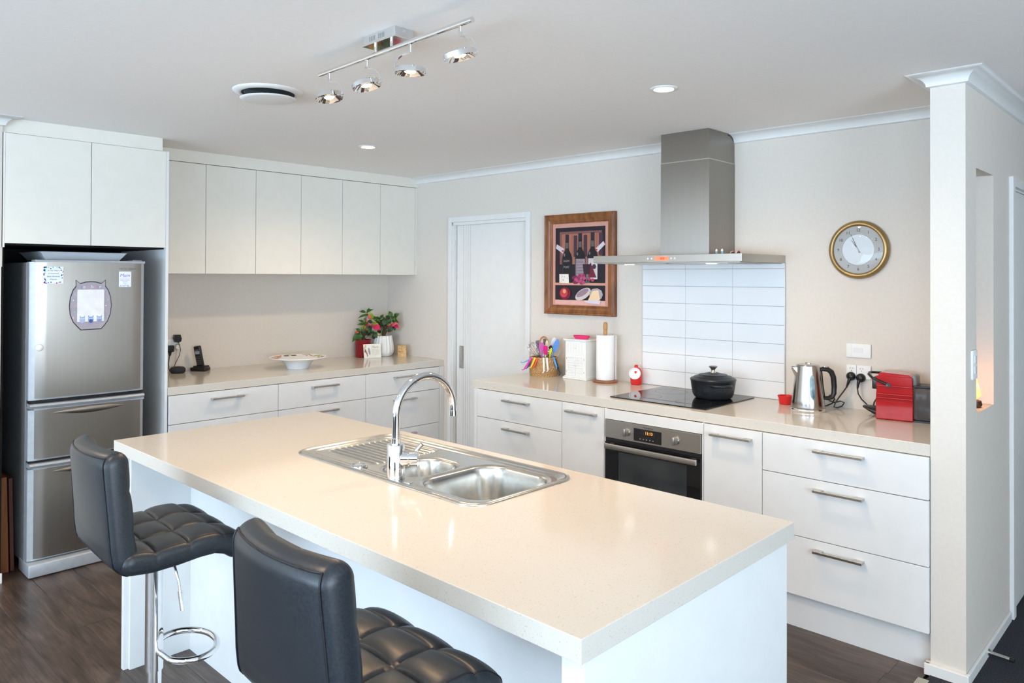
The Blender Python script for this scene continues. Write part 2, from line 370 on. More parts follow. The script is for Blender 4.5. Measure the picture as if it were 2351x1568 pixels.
# hall door on the nib wall
m = MB().box(XR1, XR1+.018, .144, .195, 0, 2.03).box(XR1, XR1+.018, .975, 1.02, 0, 2.03).box(XR1, XR1+.018, .195, .975, 1.985, 2.03)
m.box(XR1-.06, XR1, .19, .205, 0, 1.985).box(XR1-.06, XR1, .965, .98, 0, 1.985).box(XR1-.06, XR1, .19, .98, 1.975, 2.03)
d2 = struct('door_2', m, trim_m, bevel=.002)
put('door_leaf', MB().box(XR1-.04, XR1-.002, .208, .963, .01, 1.972), trim_m, d2)
for z in (1.62, 1.05, .25): put('hinge', MB().cyl((XR1+.004, .2065, z-.045), (XR1+.004, .2065, z+.045), .0045, n=12), handle_m, d2)
# ------------------------------------------------------------------ handles
def bar_handle(parent, cx, z, front, axis='x', ln=.205):
    m = MB(); h = .0055
    if axis == 'x':
        m.box(cx-ln/2, cx+ln/2, front-.036, front-.026, z-h, z+h).box(cx-ln/2, cx-ln/2+.035, front-.026, front, z-h, z+h).box(cx+ln/2-.035, cx+ln/2, front-.026, front, z-h, z+h)
    else:
        m.box(front+.026, front+.036, cx-ln/2, cx+ln/2, z-h, z+h).box(front, front+.026, cx-ln/2, cx-ln/2+.035, z-h, z+h).box(front, front+.026, cx+ln/2-.035, cx+ln/2, z-h, z+h)
    return put('handle', m, handle_m, parent, bevel=.0012)
G = .0016
Z0, Z1, Z2, Z3 = .158, .420, .682, .853
def base_unit(x0, x1, label, fronts, front=-.647, axis='x', kick=True, name='drawer_cabinet', hl=.205):
    """fronts: list of (z0, z1, kind). Runs along x (back wall) or y (left wall)."""
    loc = ((x0+x1)/2, -.3, 0) if axis == 'x' else (.34, (x0+x1)/2, 0)
    t = thing(name, label, 'cabinet', loc, 'base cabinets along the walls')
    m = MB(); f = front
    if axis == 'x': m.box(x0, x1, f+.02, -.002, .157, .854)
    else: m.box(.002, f-.02, x0, x1, .157, .854)
    put('carcass', m, gapd_m, t)
    m = MB()
    if axis == 'x': m.box(x0, x1, f+.045, f+.06, 0, .1565)
    else: m.box(f-.06, f-.045, x0, x1, 0, .1565)
    put('kickboard', m, lam_m, t)
    for z0, z1, kind in fronts:
        m = MB()
        if axis == 'x': m.box(x0+G, x1-G, f, f+.018, z0+G, z1-G)
        else: m.box(f-.018, f, x0+G, x1-G, z0+G, z1-G)
        o = put('drawer' if kind == 'd' else ('door' if kind == 'p' else 'filler_panel'), m, lam_m, t, bevel=.0012)
        if kind != 'f': bar_handle(o, (x0+x1)/2, z1-.043, f, axis, hl)
    return t
DR = [(Z2, Z3, 'd'), (Z1, Z2, 'd'), (Z0, Z1, 'd')]
base_unit(1.796, 2.490, 'white three-drawer base cabinet nearest the pantry door', DR)
base_unit(2.490, 2.787, 'narrow white pull-out cabinet left of the oven', [(Z0, Z3, 'p')], name='pull_out_cabinet')
base_unit(3.383, 3.681, 'narrow white pull-out cabinet right of the oven', [(Z0, Z3, 'p')], name='pull_out_cabinet')
base_unit(3.681, 4.3705, 'wide white three-drawer cabinet beside the nib wall', DR)
base_unit(-2.128, -1.429, 'white drawer cabinet beside the fridge panel, under the phone', DR, .741, 'y')
base_unit(-1.429, -.744, 'white drawer cabinet under the painted pedestal dish', DR, .741, 'y')
base_unit(-.744, -.05, 'white drawer cabinet under the potted plants in the corner', DR, .741, 'y')
# oven housing
t = thing('oven_cabinet', 'white oven housing with a slim panel above the oven', 'cabinet', (3.085, -.3, 0), 'base cabinets along the walls')
put('side_panel', MB().box(2.788, 2.796, -.645, -.002, .157, .854), lam_m, t); put('side_panel', MB().box(3.374, 3.382, -.645, -.002, .157, .854), lam_m, t)
put('filler_panel', MB().box(2.787+G, 3.383-G, -.647, -.629, .799, .853-G), lam_m, t, bevel=.0012)
put('filler_panel', MB().box(2.787+G, 3.383-G, -.647, -.629, Z0, .195), lam_m, t, bevel=.0012)
put('kickboard', MB().box(2.787, 3.383, -.602, -.587, 0, .1565), lam_m, t)
# end panels
single('end_panel', MB().box(1.765, 1.7945, -.645, -.002, 0, .854), lam_m, 'white end panel of the cooktop run facing the pantry door', 'panel', bevel=.001)
single('end_panel', MB().box(.003, .741, -.0485, -.002, 0, .854), lam_m, 'white filler strip where the left cabinets meet the back wall', 'panel', bevel=.001)
# benchtops
t = .0475
single('benchtop', MB().box(1.739, XR0-.001, -.635, -.001, H-t, H), stone_m, 'speckled cream stone benchtop of the cooktop run', 'benchtop', bevel=.002)
single('benchtop', MB().box(.001, .723+.012, -2.13, -.001, H-t, H), stone_m, 'speckled cream stone benchtop under the wall cupboards', 'benchtop', bevel=.002)
# wall cupboards
ys = [-2.112, -1.762, -1.413, -1.0655, -.7167, -.368, -.02]
labs = ['white double wall cupboard nearest the fridge, over the phone', 'white double wall cupboard in the middle, over the pedestal dish', 'white double wall cupboard in the corner, over the potted plants']
for k in range(3):
    y0, y1, y2 = ys[2*k:2*k+3]
    t = thing('wall_cupboard', labs[k], 'cabinet', (.2, y1, 1.572), 'white wall cupboards over the left benchtop')
    put('carcass', MB().box(.002, .373, y0, y2, 1.574, 2.285), lamw_m, t)
    for a, b in ((y0, y1), (y1, y2)): put('door', MB().box(.374, .393, a+G, b-G, 1.572, 2.284), lamw_m, t, bevel=.001)
struct('trim_6', MB().box(.002, .393, -.0185, -.001, 1.572, 2.286), lamw_m)
# tall fridge surround
t = thing('fridge_cabinet', 'tall white fridge surround with two overhead doors', 'cabinet', (.36, -2.55, 0))
put('side_panel', MB().box(.002, .727, -2.148, -2.132, 0, 2.285), lam_m, t, bevel=.001)
put('side_panel', MB().box(.002, .727, -2.961, -2.9585, 1.60, 2.285).box(.702, .727, -2.961, -2.949, 1.70, 2.285), lamw_m, t)
put('carcass', MB().box(.002, .706, -2.949, -2.149, 1.724, 2.285), lamw_m, t)
put('door', MB().box(.708, .727, -2.948, -2.548-G, 1.721, 2.284), lamw_m, t, bevel=.001); put('door', MB().box(.708, .727, -2.548+G, -2.149, 1.721, 2.284), lamw_m, t, bevel=.001)
put('back_lining', MB().box(.002, .012, -2.957, -2.149, 0, 1.722).box(.012, .715, -2.9575, -2.949, 0, 1.722).box(.012, .700, -2.948, -2.149, 1.712, 1.7235), recess_shade_m, t, label='black board lining the fridge recess')  # near-black lining stands in for the shade around the fridge
#%%ISLAND
# ------------------------------------------------------------------ island
IX0, IX1, IY0, IY1 = 2.016, 4.382, -2.854, -1.936
SX0, SX1, SY0, SY1 = 2.70, 3.69, -2.465, -1.995
m = MB(); c = .02
X = [IX0, SX0+c, SX1-c, IX1]; Yv = [IY0, SY0+c, SY1-c, IY1]
vt = {}
for zi, z in enumerate((H-.047, H)):
    for i, x in enumerate(X):
        for j, yv in enumerate(Yv): vt[i, j, zi] = m.bm.verts.new((x, yv, z))
for i in range(3):
    for j in range(3):
        if (i, j) == (1, 1): continue
        for zi in (0, 1): m._f([vt[i, j, zi], vt[i+1, j, zi], vt[i+1, j+1, zi], vt[i, j+1, zi]])
for i in range(3):
    for j in (0, 3): m._f([vt[i, j, 0], vt[i+1, j, 0], vt[i+1, j, 1], vt[i, j, 1]])
    for j in (0, 3): m._f([vt[j, i, 0], vt[j, i+1, 0], vt[j, i+1, 1], vt[j, i, 1]])
m._f([vt[1, 1, 0], vt[2, 1, 0], vt[2, 1, 1], vt[1, 1, 1]]); m._f([vt[1, 2, 0], vt[2, 2, 0], vt[2, 2, 1], vt[1, 2, 1]])
m._f([vt[1, 1, 0], vt[1, 2, 0], vt[1, 2, 1], vt[1, 1, 1]]); m._f([vt[2, 1, 0], vt[2, 2, 0], vt[2, 2, 1], vt[2, 1, 1]])
single('island_benchtop', m, stone_m, 'large cream stone benchtop of the kitchen island', 'benchtop', bevel=.0015)
t = thing('kitchen_island', 'white kitchen island base with a knee recess for stools', 'island', (3.2, -2.3, 0))
ZB = H-.0475
put('end_panel', MB().box(2.045, 2.069, -2.83, -1.955, 0, ZB).box(2.0695, 2.0845, -2.812, -1.955, 0, ZB), lam_m, t, bevel=.001)
put('end_panel', MB().box(4.316, 4.370, -2.83, -1.955, 0, ZB), lam_m, t, bevel=.001)
put('back_panel', MB().box(2.085, 4.315, -2.575, -2.557, 0, ZB), lam_m, t)
for k in range(4):
    a = 2.085+k*.5575; o = put('door', MB().box(a+G, a+.5575-G, -1.975, -1.957, .13, .853), lam_m, t, bevel=.001)
put('kickboard', MB().box(2.085, 4.315, -2.01, -1.995, 0, .13), lam_m, t)
# sink: one height field split into deck, drainer and two bowls
def rbsdf(x, y, x0, x1, y0, y1, r):
    cx, cy = (x0+x1)/2, (y0+y1)/2; qx = abs(x-cx)-(x1-x0)/2+r; qy = abs(y-cy)-(y1-y0)/2+r
    return math.hypot(max(qx, 0), max(qy, 0))+min(max(qx, qy), 0)-r
def sst(a, b, v):
    v = max(0, min(1, (v-a)/(b-a))); return v*v*(3-2*v)
B1 = (3.345, 3.655, -2.405, -2.065, .085); B2 = (3.115, 3.305, -2.385, -2.15, .07)
DRN = (2.765, 3.085, -2.375, -2.055, .05)
def sinkz(x, y):
    z = H+.0035
    de = rbsdf(x, y, SX0, SX1, SY0, SY1, .075)
    z += .0035*(1-sst(.0, .018, abs(de+.012)))-.006*sst(-.006, 0, de)
    dd = rbsdf(x, y, 2.745, 3.675, -2.42, -2.035, .06)
    z -= .003*sst(.004, -.008, dd)
    d1_ = rbsdf(x, y, *B1); d2_ = rbsdf(x, y, *B2)
    z -= .150*sst(.004, -.030, d1_)+.012*sst(-.02, -.15, d1_)+.004*sst(.016, .004, d1_)
    z -= .120*sst(.004, -.026, d2_)+.010*sst(-.02, -.1, d2_)+.004*sst(.014, .004, d2_)
    dr = rbsdf(x, y, *DRN)
    if dr < 0:
        z += .0026*math.sin((y-DRN[2])*2*PI/.0265)*sst(0, -.02, dr)-.001
    return z
nx, ny = 310, 150
me_v = []; reg = {}
for j in range(ny+1):
    for i in range(nx+1):
        x = SX0+(SX1-SX0)*i/nx; yv = SY0+(SY1-SY0)*j/ny
        me_v.append((x, yv, sinkz(x, yv)))
parts = {'deck': [], 'drainer': [], 'main_bowl': [], 'small_bowl': []}
for j in range(ny):
    for i in range(nx):
        x = SX0+(SX1-SX0)*(i+.5)/nx; yv = SY0+(SY1-SY0)*(j+.5)/ny
        if rbsdf(x, yv, SX0, SX1, SY0, SY1, .075) > 0: continue
        a = j*(nx+1)+i; f = (a, a+1, a+nx+2, a+nx+1)
        if rbsdf(x, yv, *B1) < .006: parts['main_bowl'].append(f)
        elif rbsdf(x, yv, *B2) < .006: parts['small_bowl'].append(f)
        elif rbsdf(x, yv, *DRN) < .004: parts['drainer'].append(f)
        else: parts['deck'].append(f)
t = thing('sink', 'stainless steel sink with ribbed drainer and two bowls', 'sink', ((SX0+SX1)/2, (SY0+SY1)/2, H))
for nm, fs in parts.items():
    ids = sorted({i for f in fs for i in f}); mp_ = {a: k for k, a in enumerate(ids)}
    me = bpy.data.meshes.new(nm); me.from_pydata([Vector(me_v[a])-t.location for a in ids], [], [[mp_[a] for a in f] for f in fs])
    me.polygons.foreach_set('use_smooth', [True]*len(me.polygons)); me.materials.append(sink_m); me.update()
    put(nm, me, sink_m, t, local=True)
# deck rim edge hides the grid staircase
pts = []
for k in range(4):
    cx, cy = ((SX1-.075, SY1-.075), (SX0+.075, SY1-.075), (SX0+.075, SY0+.075), (SX1-.075, SY0+.075))[k]
    for s in range(9): a = PI/2*(k+s/8); pts.append(Vector((cx+.0745*math.cos(a), cy+.0745*math.sin(a), H+.0015)))
m = MB(); R = [[p+Vector((0, 0, 0)), ] for p in pts]; rg = []
n = len(pts)
V = []
for i in range(n):
    p = pts[i]; tg = (pts[(i+1) % n]-pts[i-1]).normalized(); q = Vector((tg.y, -tg.x, 0))
    V.append([m.bm.verts.new(p+q*.0035*math.cos(k*PI/4)+Vector((0, 0, .0035*math.sin(k*PI/4)))) for k in range(8)])
for i in range(n):
    for k in range(8): m._f([V[i][k], V[(i+1) % n][k], V[(i+1) % n][(k+1) % 8], V[i][(k+1) % 8]])
put('rim', m, sink_m, t, smooth=60)
for (cx, cy, dz) in ((3.5, -2.235, -.163), (3.21, -2.268, -.13)):
    put('drain', MB().lathe([(0, .003), (.02, .003), (.034, .004), (.042, .001), (.043, -.004)], (cx, cy, H+dz+.006), 28), chrome_m, t, smooth=50)
put('waste_button', MB().lathe([(0, .006), (.013, .006), (.015, .003), (.022, .003), (.026, .006), (.030, .004), (.031, -.002)], (3.065, -2.42, H+.004), 32), chrome_m, t, smooth=40)
put('overflow_plate', MB().rbox(3.338, 3.362, -2.437, -2.421, H+.001, H+.006, .002), chrome_m, t, smooth=40)
# mixer tap
fx, fy = 3.278, -2.425
t = thing('mixer_tap', 'tall chrome gooseneck mixer tap over the sink', 'tap', (fx, fy, H))
put('body', MB().lathe([(.029, .002), (.029, .112), (.0275, .114), (.013, .114)], (fx, fy, H), 36).lathe([(.029, .0), (.029, .005), (.027, .006)], (fx, fy, H), 36), chrome_m, t, smooth=40)
pts = [(fx, fy, H+.112+.01*k) for k in range(10)]
R_ = .118; zc = 1.108
for k in range(25):
    a = PI-PI*k/24; pts.append((fx+.018*(1-(k/24))*0+.012*k/24, fy+R_+R_*math.cos(a), zc+R_*math.sin(a)))
pts.append((fx+.012, fy+2*R_, 1.088))
o = put('spout', MB().tube(pts, .0132, 20), chrome_m, t, smooth=40)
put('aerator', MB().cyl((fx+.012, fy+2*R_, 1.098), (fx+.012, fy+2*R_, 1.080), .0148, n=24), chrome_m, o, smooth=40)
put('collar', MB().cyl((fx, fy, H+.113), (fx, fy, H+.133), .0155, n=28), chrome_m, t, smooth=40)
ax = Vector((.72, .69, 0)); c0 = Vector((fx, fy, H+.068))
o = put('cartridge', MB().cyl(c0+ax*.018, c0+ax*.042, .026, n=30).cyl(c0+ax*.042, c0+ax*.046, .021, n=30).cyl(c0+ax*.046, c0+ax*.072, .0255, n=30), chrome_m, t, smooth=40)
put('lever', MB().cyl(c0+ax*.058+Vector((0, 0, .015)), c0+ax*.085+Vector((0, 0, .046)), .007, n=16), chrome_m, o, smooth=40)
# ------------------------------------------------------------------ bar stools
def pad(mid, half, w, cols, rows, side, wtop=None, bulge=.010, nM=61, nS=81, piped=1, wing=0):
    """upholstered pad: midline polyline (y, z) swept across x, quilted on one side. rows = seams along the midline"""
    P = [Vector((0, a, b)) for a, b in mid]
    # resample
    L_ = [0]
    for a, b in zip(P, P[1:]): L_.append(L_[-1]+(b-a).length)
    def at(s):
        s *= L_[-1]
        for i in range(len(P)-1):
            if s <= L_[i+1] or i == len(P)-2:
                q = (s-L_[i])/(L_[i+1]-L_[i]); return P[i].lerp(P[i+1], q)
    m = MB(); rings = []
    for i in range(nS):
        s = i/(nS-1); c = at(s); tn = (at(min(1, s+.02))-at(max(0, s-.02))).normalized(); nr = Vector((0, -tn.z, tn.y))*side
        se = min(s, 1-s)*L_[-1]                               # distance from the pad's ends
        ke = math.sqrt(max(0.0, 1-(1-min(1, se/(half*1.0)))**2))
        ww = w if wtop is None else w+(wtop-w)*s
        ring = []
        for sg in (1, -1):
            for j in range(nM):
                u = -1+2*j/(nM-1)
                if sg < 0: u = -u
                uu = abs(u); kx = (1-uu**14)**(1/3) if uu < 1 else 0
                inset = (1-ke)*.018*(1 if uu > .2 else uu/.2)
                x = u*(ww/2-inset*uu)
                d = half*(.45+.55*kx)*max(.10, ke)
                if sg > 0:
                    gq = abs(math.sin(PI*cols*(u+1)/2))**.38
                    gr = abs(math.sin(PI*rows*s))**.38 if rows else 1
                    d += bulge*(gq*gr-.6)*(1 if uu < .97 else 0)*ke
                ring.append(c+nr*d*sg+Vector((x, wing*uu*uu*s, 0)))
        rings.append(ring)
    b = 2 if piped > 0 else 0
    jj = (2, nM-3) if piped > 0 else (nM+2, 2*nM-3)
    lo, hi = 3, nS-4
    loop = [rings[i][jj[0]] for i in range(lo, hi+1)]+[rings[hi][j] for j in range(jj[0]+1, jj[1])]+[rings[i][jj[1]] for i in range(hi, lo-1, -1)]
    loop = [Vector(p) for p in loop]
    m.loft(rings); return m, loop
def piping(mid, half, w, off, side, wtop=None):
    return None
def make_stool(loc, label, rz):
    t = thing('bar_stool', label, 'stool', loc, 'black leather bar stools at the island', rz)
    put('base', MB().lathe([(0, .034), (.028, .034), (.034, .024), (.08, .016), (.15, .010), (.192, .006), (.195, 0), (0, 0)], (0, 0, 0), 48), chrome_m, t, smooth=40, local=True)
    put('pole', MB().cyl((0, 0, .02), (0, 0, .50), .0215, n=28), chrome_m, t, smooth=40, local=True)
    put('outer_tube', MB().lathe([(.0215, .352), (.026, .353), (.026, .695), (.018, .70)], (0, 0, 0), 32), chrome_m, t, smooth=40, local=True)
    # D-shaped foot ring, joined to the tube on two arms
    Rr = .115; pts = [Vector((-.018, .018, .42))]
    pts = []
    ringc = Vector((.022, .088, .405))
    arm = []
    for k in range(33):
        a = math.radians(235-290*k/32); arm.append(ringc+Vector((.112*math.cos(a), .086*math.sin(a), 0)))
    pts = [Vector((-.022, .012, .405))]+arm+[Vector((.022, .012, .405))]
    put('foot_ring', MB().tube(pts, .0098, 12), chrome_m, t, smooth=60, local=True)
    put('mounting_plate', MB().rbox(-.09, .09, -.09, .09, .690, .703, .003).lathe([(.03, -.02), (.045, 0)], (0, 0, .692), 24), blackp_m, t, smooth=40, local=True)
    put('lever', MB().tube([(.03, .02, .687), (.085, .03, .68), (.105, .035, .64), (.118, .038, .59)], .0042, 10).cyl((.112, .036, .615), (.126, .039, .560), .0065, n=12), chrome_m, t, smooth=40, local=True)
    # seat: dips at the rear, rises, then rolls down at the front
    mid = [(-.150, .752), (-.12, .738), (-.07, .733), (0, .737), (.06, .744), (.11, .745), (.15, .733), (.180, .711), (.196, .690)]
    mid = [(a_, b_+.018) for a_, b_ in mid]
    pm, lp = pad(mid, .034, .415, 3, 4, 1, bulge=.014)
    o = put('seat', pm, leather_m, t, smooth=75, local=True)
    put('piping', MB().tube([p+Vector((math.copysign(.002, p.x), 0, -.002)) for p in lp], .0022, 6), seam_m, o, smooth=60, local=True)
    mid = [(-.100, .742), (-.125, .738), (-.142, .752), (-.150, .79), (-.157, .84), (-.166, .90), (-.175, .96), (-.182, 1.01), (-.184, 1.050)]
    mid = [(a_, b_+.018) for a_, b_ in mid]
    pm, lp = pad(mid, .036, .405, 3, 3, -1, wtop=.350, bulge=.010, piped=-1, wing=.030)
    o = put('backrest', pm, leather_m, t, smooth=75, local=True)
    put('piping', MB().tube([p+Vector((math.copysign(.001, p.x), -.001, 0)) for p in lp], .0022, 6), seam_m, o, smooth=60, local=True)
    return t
make_stool((2.842, -3.01, 0), 'black quilted bar stool nearest the fridge, wholly seen', math.radians(-3))
make_stool((3.962, -3.035, 0), 'black quilted bar stool in the foreground, cut by the frame', math.radians(-2))
#%%APPL
# ------------------------------------------------------------------ fridge
FY0, FY1 = -2.842, -2.272
t = thing('fridge', 'stainless steel three-door fridge in the white surround', 'fridge', (.4, -2.557, 0))
put('cabinet', MB().box(.04, .685, FY0, FY1, .055, 1.625), grayp_m, t, bevel=.004)
def curved_front(y0, y1, z0, z1, xb, xf, bow, n=20):
    m = MB(); pr = []
    for k in range(n+1):
        u = k/n; yv = y0+(y1-y0)*u; e_ = min(u, 1-u)*(y1-y0); pr.append((xf+bow*(1-(2*u-1)**2)-.010*(1-min(1, e_/.012))**2, yv))
    ring = [(xb, y0)]+pr+[(xb, y1)]
    m.loft([[Vector((a, b, z)) for a, b in ring] for z in (z0, z0+.004, z1-.004, z1)]); return m
def fr_door(z0, z1):
    o = put('door', curved_front(FY0+.028, FY1-.018, z0+.012, z1-.010, .70, .752, .008), steel_m, t, smooth=30)
    put('edge_trim', curved_front(FY0+.002, FY1, z0+.002, z1-.011, .690, .742, .002).box(.69, .755, FY0+.022, FY1-.002, z1-.012, z1), silverp_m, o, smooth=30, label='silver-grey edge of the door')
    return o
d_ = fr_door(.905, 1.638); fr_door(.592, .868); fr_door(.075, .560)
for z in (.868, .560):   # top grip lips of the lower drawers
    m = MB()
    m.loft([[Vector((.70, y_, z-.0)), Vector((.752+b_, y_, z-.004)), Vector((.764+b_, y_, z+.010)), Vector((.758+b_, y_, z+.020)), Vector((.70, y_, z+.022))] for y_, b_ in [(FY0+.004+(FY1-FY0-.006)*k/16, .010*(1-(k/8-1)**2)) for k in range(17)]])
    put('grip_rail', m, silverp_m, t, smooth=30)
    m = MB()
    m.loft([[Vector((.758, yc, zc)) for yc, zc in ()] or [Vector((.757+.012*math.sin(PI*s)*math.cos(a)*.0+.010*math.sin(PI*s)*max(0, math.sin(a)), -2.557+(s-.5)*.36, z-.028+.020*math.sin(PI*s)*math.cos(a)-.004)) for a in [PI*q/8 for q in range(9)]] for s in [.02+.96*k/16 for k in range(17)]], closed=False, cap=False)
    put('finger_pull', m, steel_m, t, smooth=60)
put('plinth', MB().rbox(.60, .792, FY0-.004, FY1+.004, .004, .072, .008), silverp_m, t, smooth=40)
put('gap_seal', MB().box(.685, .735, FY0+.006, FY1-.006, .868, .905).box(.685, .735, FY0+.006, FY1-.006, .560, .592), blackp_m, t)
put('hinge_cover', MB().rbox(.66, .74, -2.335, -2.285, 1.636, 1.646, .003), grayp_m, t, smooth=40)
put('badge', textmesh('MITSUBISHI', .019, LEFTW(-2.366, 1.594, .7605)), chrome_m, t)
# sticker prints on the fridge door (flat printed magnets)
FX = .7625
def card(name, label, cat, y0, y1, z0, z1, base, draw, th=.002, parent=None, x=FX, mats=()):
    mats = [base]+list(mats); m = MB(); m.box(x-th, x, y0, y1, z0, z1)
    draw(m, mats); o = single(name, m, mats, label, cat); return o
def quad(m, mats, mt, y0, y1, z0, z1, x):
    if mt not in mats: mats.append(mt)
    m.mi = mats.index(mt); m.box(x, x+.0003, y0, y1, z0, z1); m.mi = 0
def disc(m, mats, mt, yc, zc, ry, rz_, x, n=12, rot=0):
    if mt not in mats: mats.append(mt)
    m.mi = mats.index(mt); m.prism([(x, yc+ry*math.cos(2*PI*k/n)*math.cos(rot)-rz_*math.sin(2*PI*k/n)*math.sin(rot), zc+ry*math.cos(2*PI*k/n)*math.sin(rot)+rz_*math.sin(2*PI*k/n)*math.cos(rot)) for k in range(n)], (.0003, 0, 0)); m.mi = 0
def txt(m, mats, mt, s, size, M, shear=0):
    if mt not in mats: mats.append(mt)
    m.mi = mats.index(mt); textmesh(s, size, M, m, .0002, shear=shear); m.mi = 0
rs = random.Random(3)
m = MB(); mats = [flat(232, 240, 246)]
m.box(FX-.002, FX, -2.784, -2.691, 1.514, 1.603)
cols = [flat(30, 50, 160), flat(60, 190, 210), flat(220, 60, 110), flat(80, 110, 200)]
for k in range(46):
    s = rs.random(); e_ = rs.randrange(4); q = rs.random()*.009
    yy, zz = ((-2.782+s*.089, 1.516+q), (-2.782+s*.089, 1.601-q), (-2.782+q, 1.516+s*.085), (-2.693-q, 1.516+s*.085))[e_]
    disc(m, mats, cols[rs.randrange(4)], yy, zz, .0028+rs.random()*.002, .0016+rs.random()*.002, FX, 6, rs.random()*3)
for k, s in enumerate(['in my heart', 'a moment', 'lasts forever', 'friends']): txt(m, mats, flat(90, 100, 120), s, .012, LEFTW(-2.7375, 1.583-k*.0155, FX+.0002), .3)
single('fridge_magnet', m, mats, 'square magnet with a blue and pink patterned border, top left of fridge', 'magnet')
m = MB(); mats = [flat(240, 242, 250)]
m.box(FX-.002, FX, -2.415, -2.351, 1.494, 1.580)
txt(m, mats, flat(120, 120, 200), 'Mum', .026, LEFTW(-2.385, 1.558, FX+.0002), .25)
for k in range(4): txt(m, mats, flat(150, 160, 190), ['you are the best', 'there is and we', 'love you', 'always'][k], .0075, LEFTW(-2.383, 1.539-k*.008, FX+.0002))
for k in range(14): disc(m, mats, flat(150, 190, 235), -2.412+rs.random()*.058, 1.497+rs.random()*.008, .003, .002, FX, 6, rs.random()*3)
single('fridge_magnet', m, mats, 'white Mum magnet with small verse, top right of fridge', 'magnet')
# owl-shaped note pad
t = thing('note_pad', 'grey owl-shaped magnetic note pad on the fridge door', 'note pad', (FX, -2.557, 1.39))
def owl(sc):
    out = []
    pr = [(-.103, .0), (-.099, .045), (-.086, .085), (-.072, .105), (-.073, .138), (-.052, .120), (-.025, .128), (0, .130), (.025, .128), (.052, .120), (.073, .138), (.072, .105), (.086, .085), (.099, .045), (.103, 0), (.098, -.045), (.084, -.085), (.066, -.11), (.052, -.126), (-.048, -.128), (-.064, -.11), (-.084, -.085), (-.099, -.045)]
    return [(a*sc, b*sc) for a, b in pr]
OC = (-2.557, 1.393)
put('outline', MB().prism([(FX-.0015, OC[0]+a, OC[1]+b) for a, b in owl(1.025)], (.0015, 0, 0)), flat(60, 55, 62), t)
m = MB(); mats = [flat(168, 160, 168)]
m.prism([(FX, OC[0]+a, OC[1]+b) for a, b in owl(.985)], (.0008, 0, 0))
for k, ch in enumerate('you hear'):
    txt(m, mats, [flat(110, 150, 205), flat(225, 235, 245), flat(225, 140, 160)][k % 3], ch, .024, LEFTW(OC[0]-.046+k*.0132, OC[1]+.103, FX+.001))
for k in range(5):
    for sg in (-1, 1): disc(m, mats, [flat(235, 235, 240), flat(230, 150, 165), flat(150, 205, 225)][(k+sg) % 3], OC[0]+sg*(.080+.006*math.sin(k*2)), OC[1]+.062-k*.031, .003, .003, FX+.0008, 8)
put('face', m, mats, t)
m = MB(); mats = [flat(236, 234, 234)]
m.box(FX+.0008, FX+.003, OC[0]-.066, OC[0]+.066, OC[1]-.085, OC[1]+.088)
for k, (cc, c2) in enumerate(((flat(160, 190, 220), flat(190, 180, 215)), (flat(120, 165, 215), flat(90, 90, 150)), (flat(160, 180, 215), flat(150, 150, 170)))):
    yy = OC[0]-.042+k*.042
    disc(m, mats, cc, yy, OC[1]-.076, .014, .018, FX+.003, 14); disc(m, mats, c2, yy, OC[1]-.082, .010, .010, FX+.0033, 12)
    m.mi = mats.index(cc)
    for sg in (-1, 1): m.prism([(FX+.003, yy+sg*.004, OC[1]-.062), (FX+.003, yy+sg*.013, OC[1]-.064), (FX+.003, yy+sg*.013, OC[1]-.050)], (.0003, 0, 0))
    m.mi = 0
    for sg in (-1, 1): disc(m, mats, flat(240, 240, 245), yy+sg*.005, OC[1]-.068, .0035, .0035, FX+.0036, 10); disc(m, mats, dark_m, yy+sg*.005, OC[1]-.068, .0015, .0015, FX+.0039, 8)
put('paper_sheets', m, mats, t)
single('round_magnet', MB().lathe([(0, .012), (.010, .0118), (.016, .009), (.018, .004), (.018, 0), (0, 0)], (FX-.007, -2.797, 1.181), 24, M=Matrix.Rotation(PI/2, 4, 'Y')), whitec_m, 'white round magnet at the left edge of the fridge door', 'magnet', smooth=50)
# tray on the fridge
m = MB().loft([[Vector((a, b, c)) for a, b, c in r] for r in (
    ((.30, -2.745, 1.640), (.645, -2.745, 1.640), (.645, -2.375, 1.640), (.30, -2.375, 1.640)),
    ((.27, -2.775, 1.682), (.675, -2.775, 1.682), (.675, -2.345, 1.682), (.27, -2.345, 1.682)),
    ((.262, -2.783, 1.685), (.683, -2.783, 1.685), (.683, -2.335, 1.685), (.262, -2.335, 1.685)),
    ((.275, -2.77, 1.684), (.67, -2.77, 1.684), (.67, -2.35, 1.684), (.275, -2.35, 1.684)),
    ((.305, -2.74, 1.644), (.64, -2.74, 1.644), (.64, -2.38, 1.644), (.305, -2.38, 1.644)))])
single('serving_tray', m, noisy(mat('satin_white_tray', (.6, .64, .68), .3), (.58, .62, .66), (.62, .66, .70), 10), 'pale rectangular tray on top of the fridge', 'tray', bevel=.002)
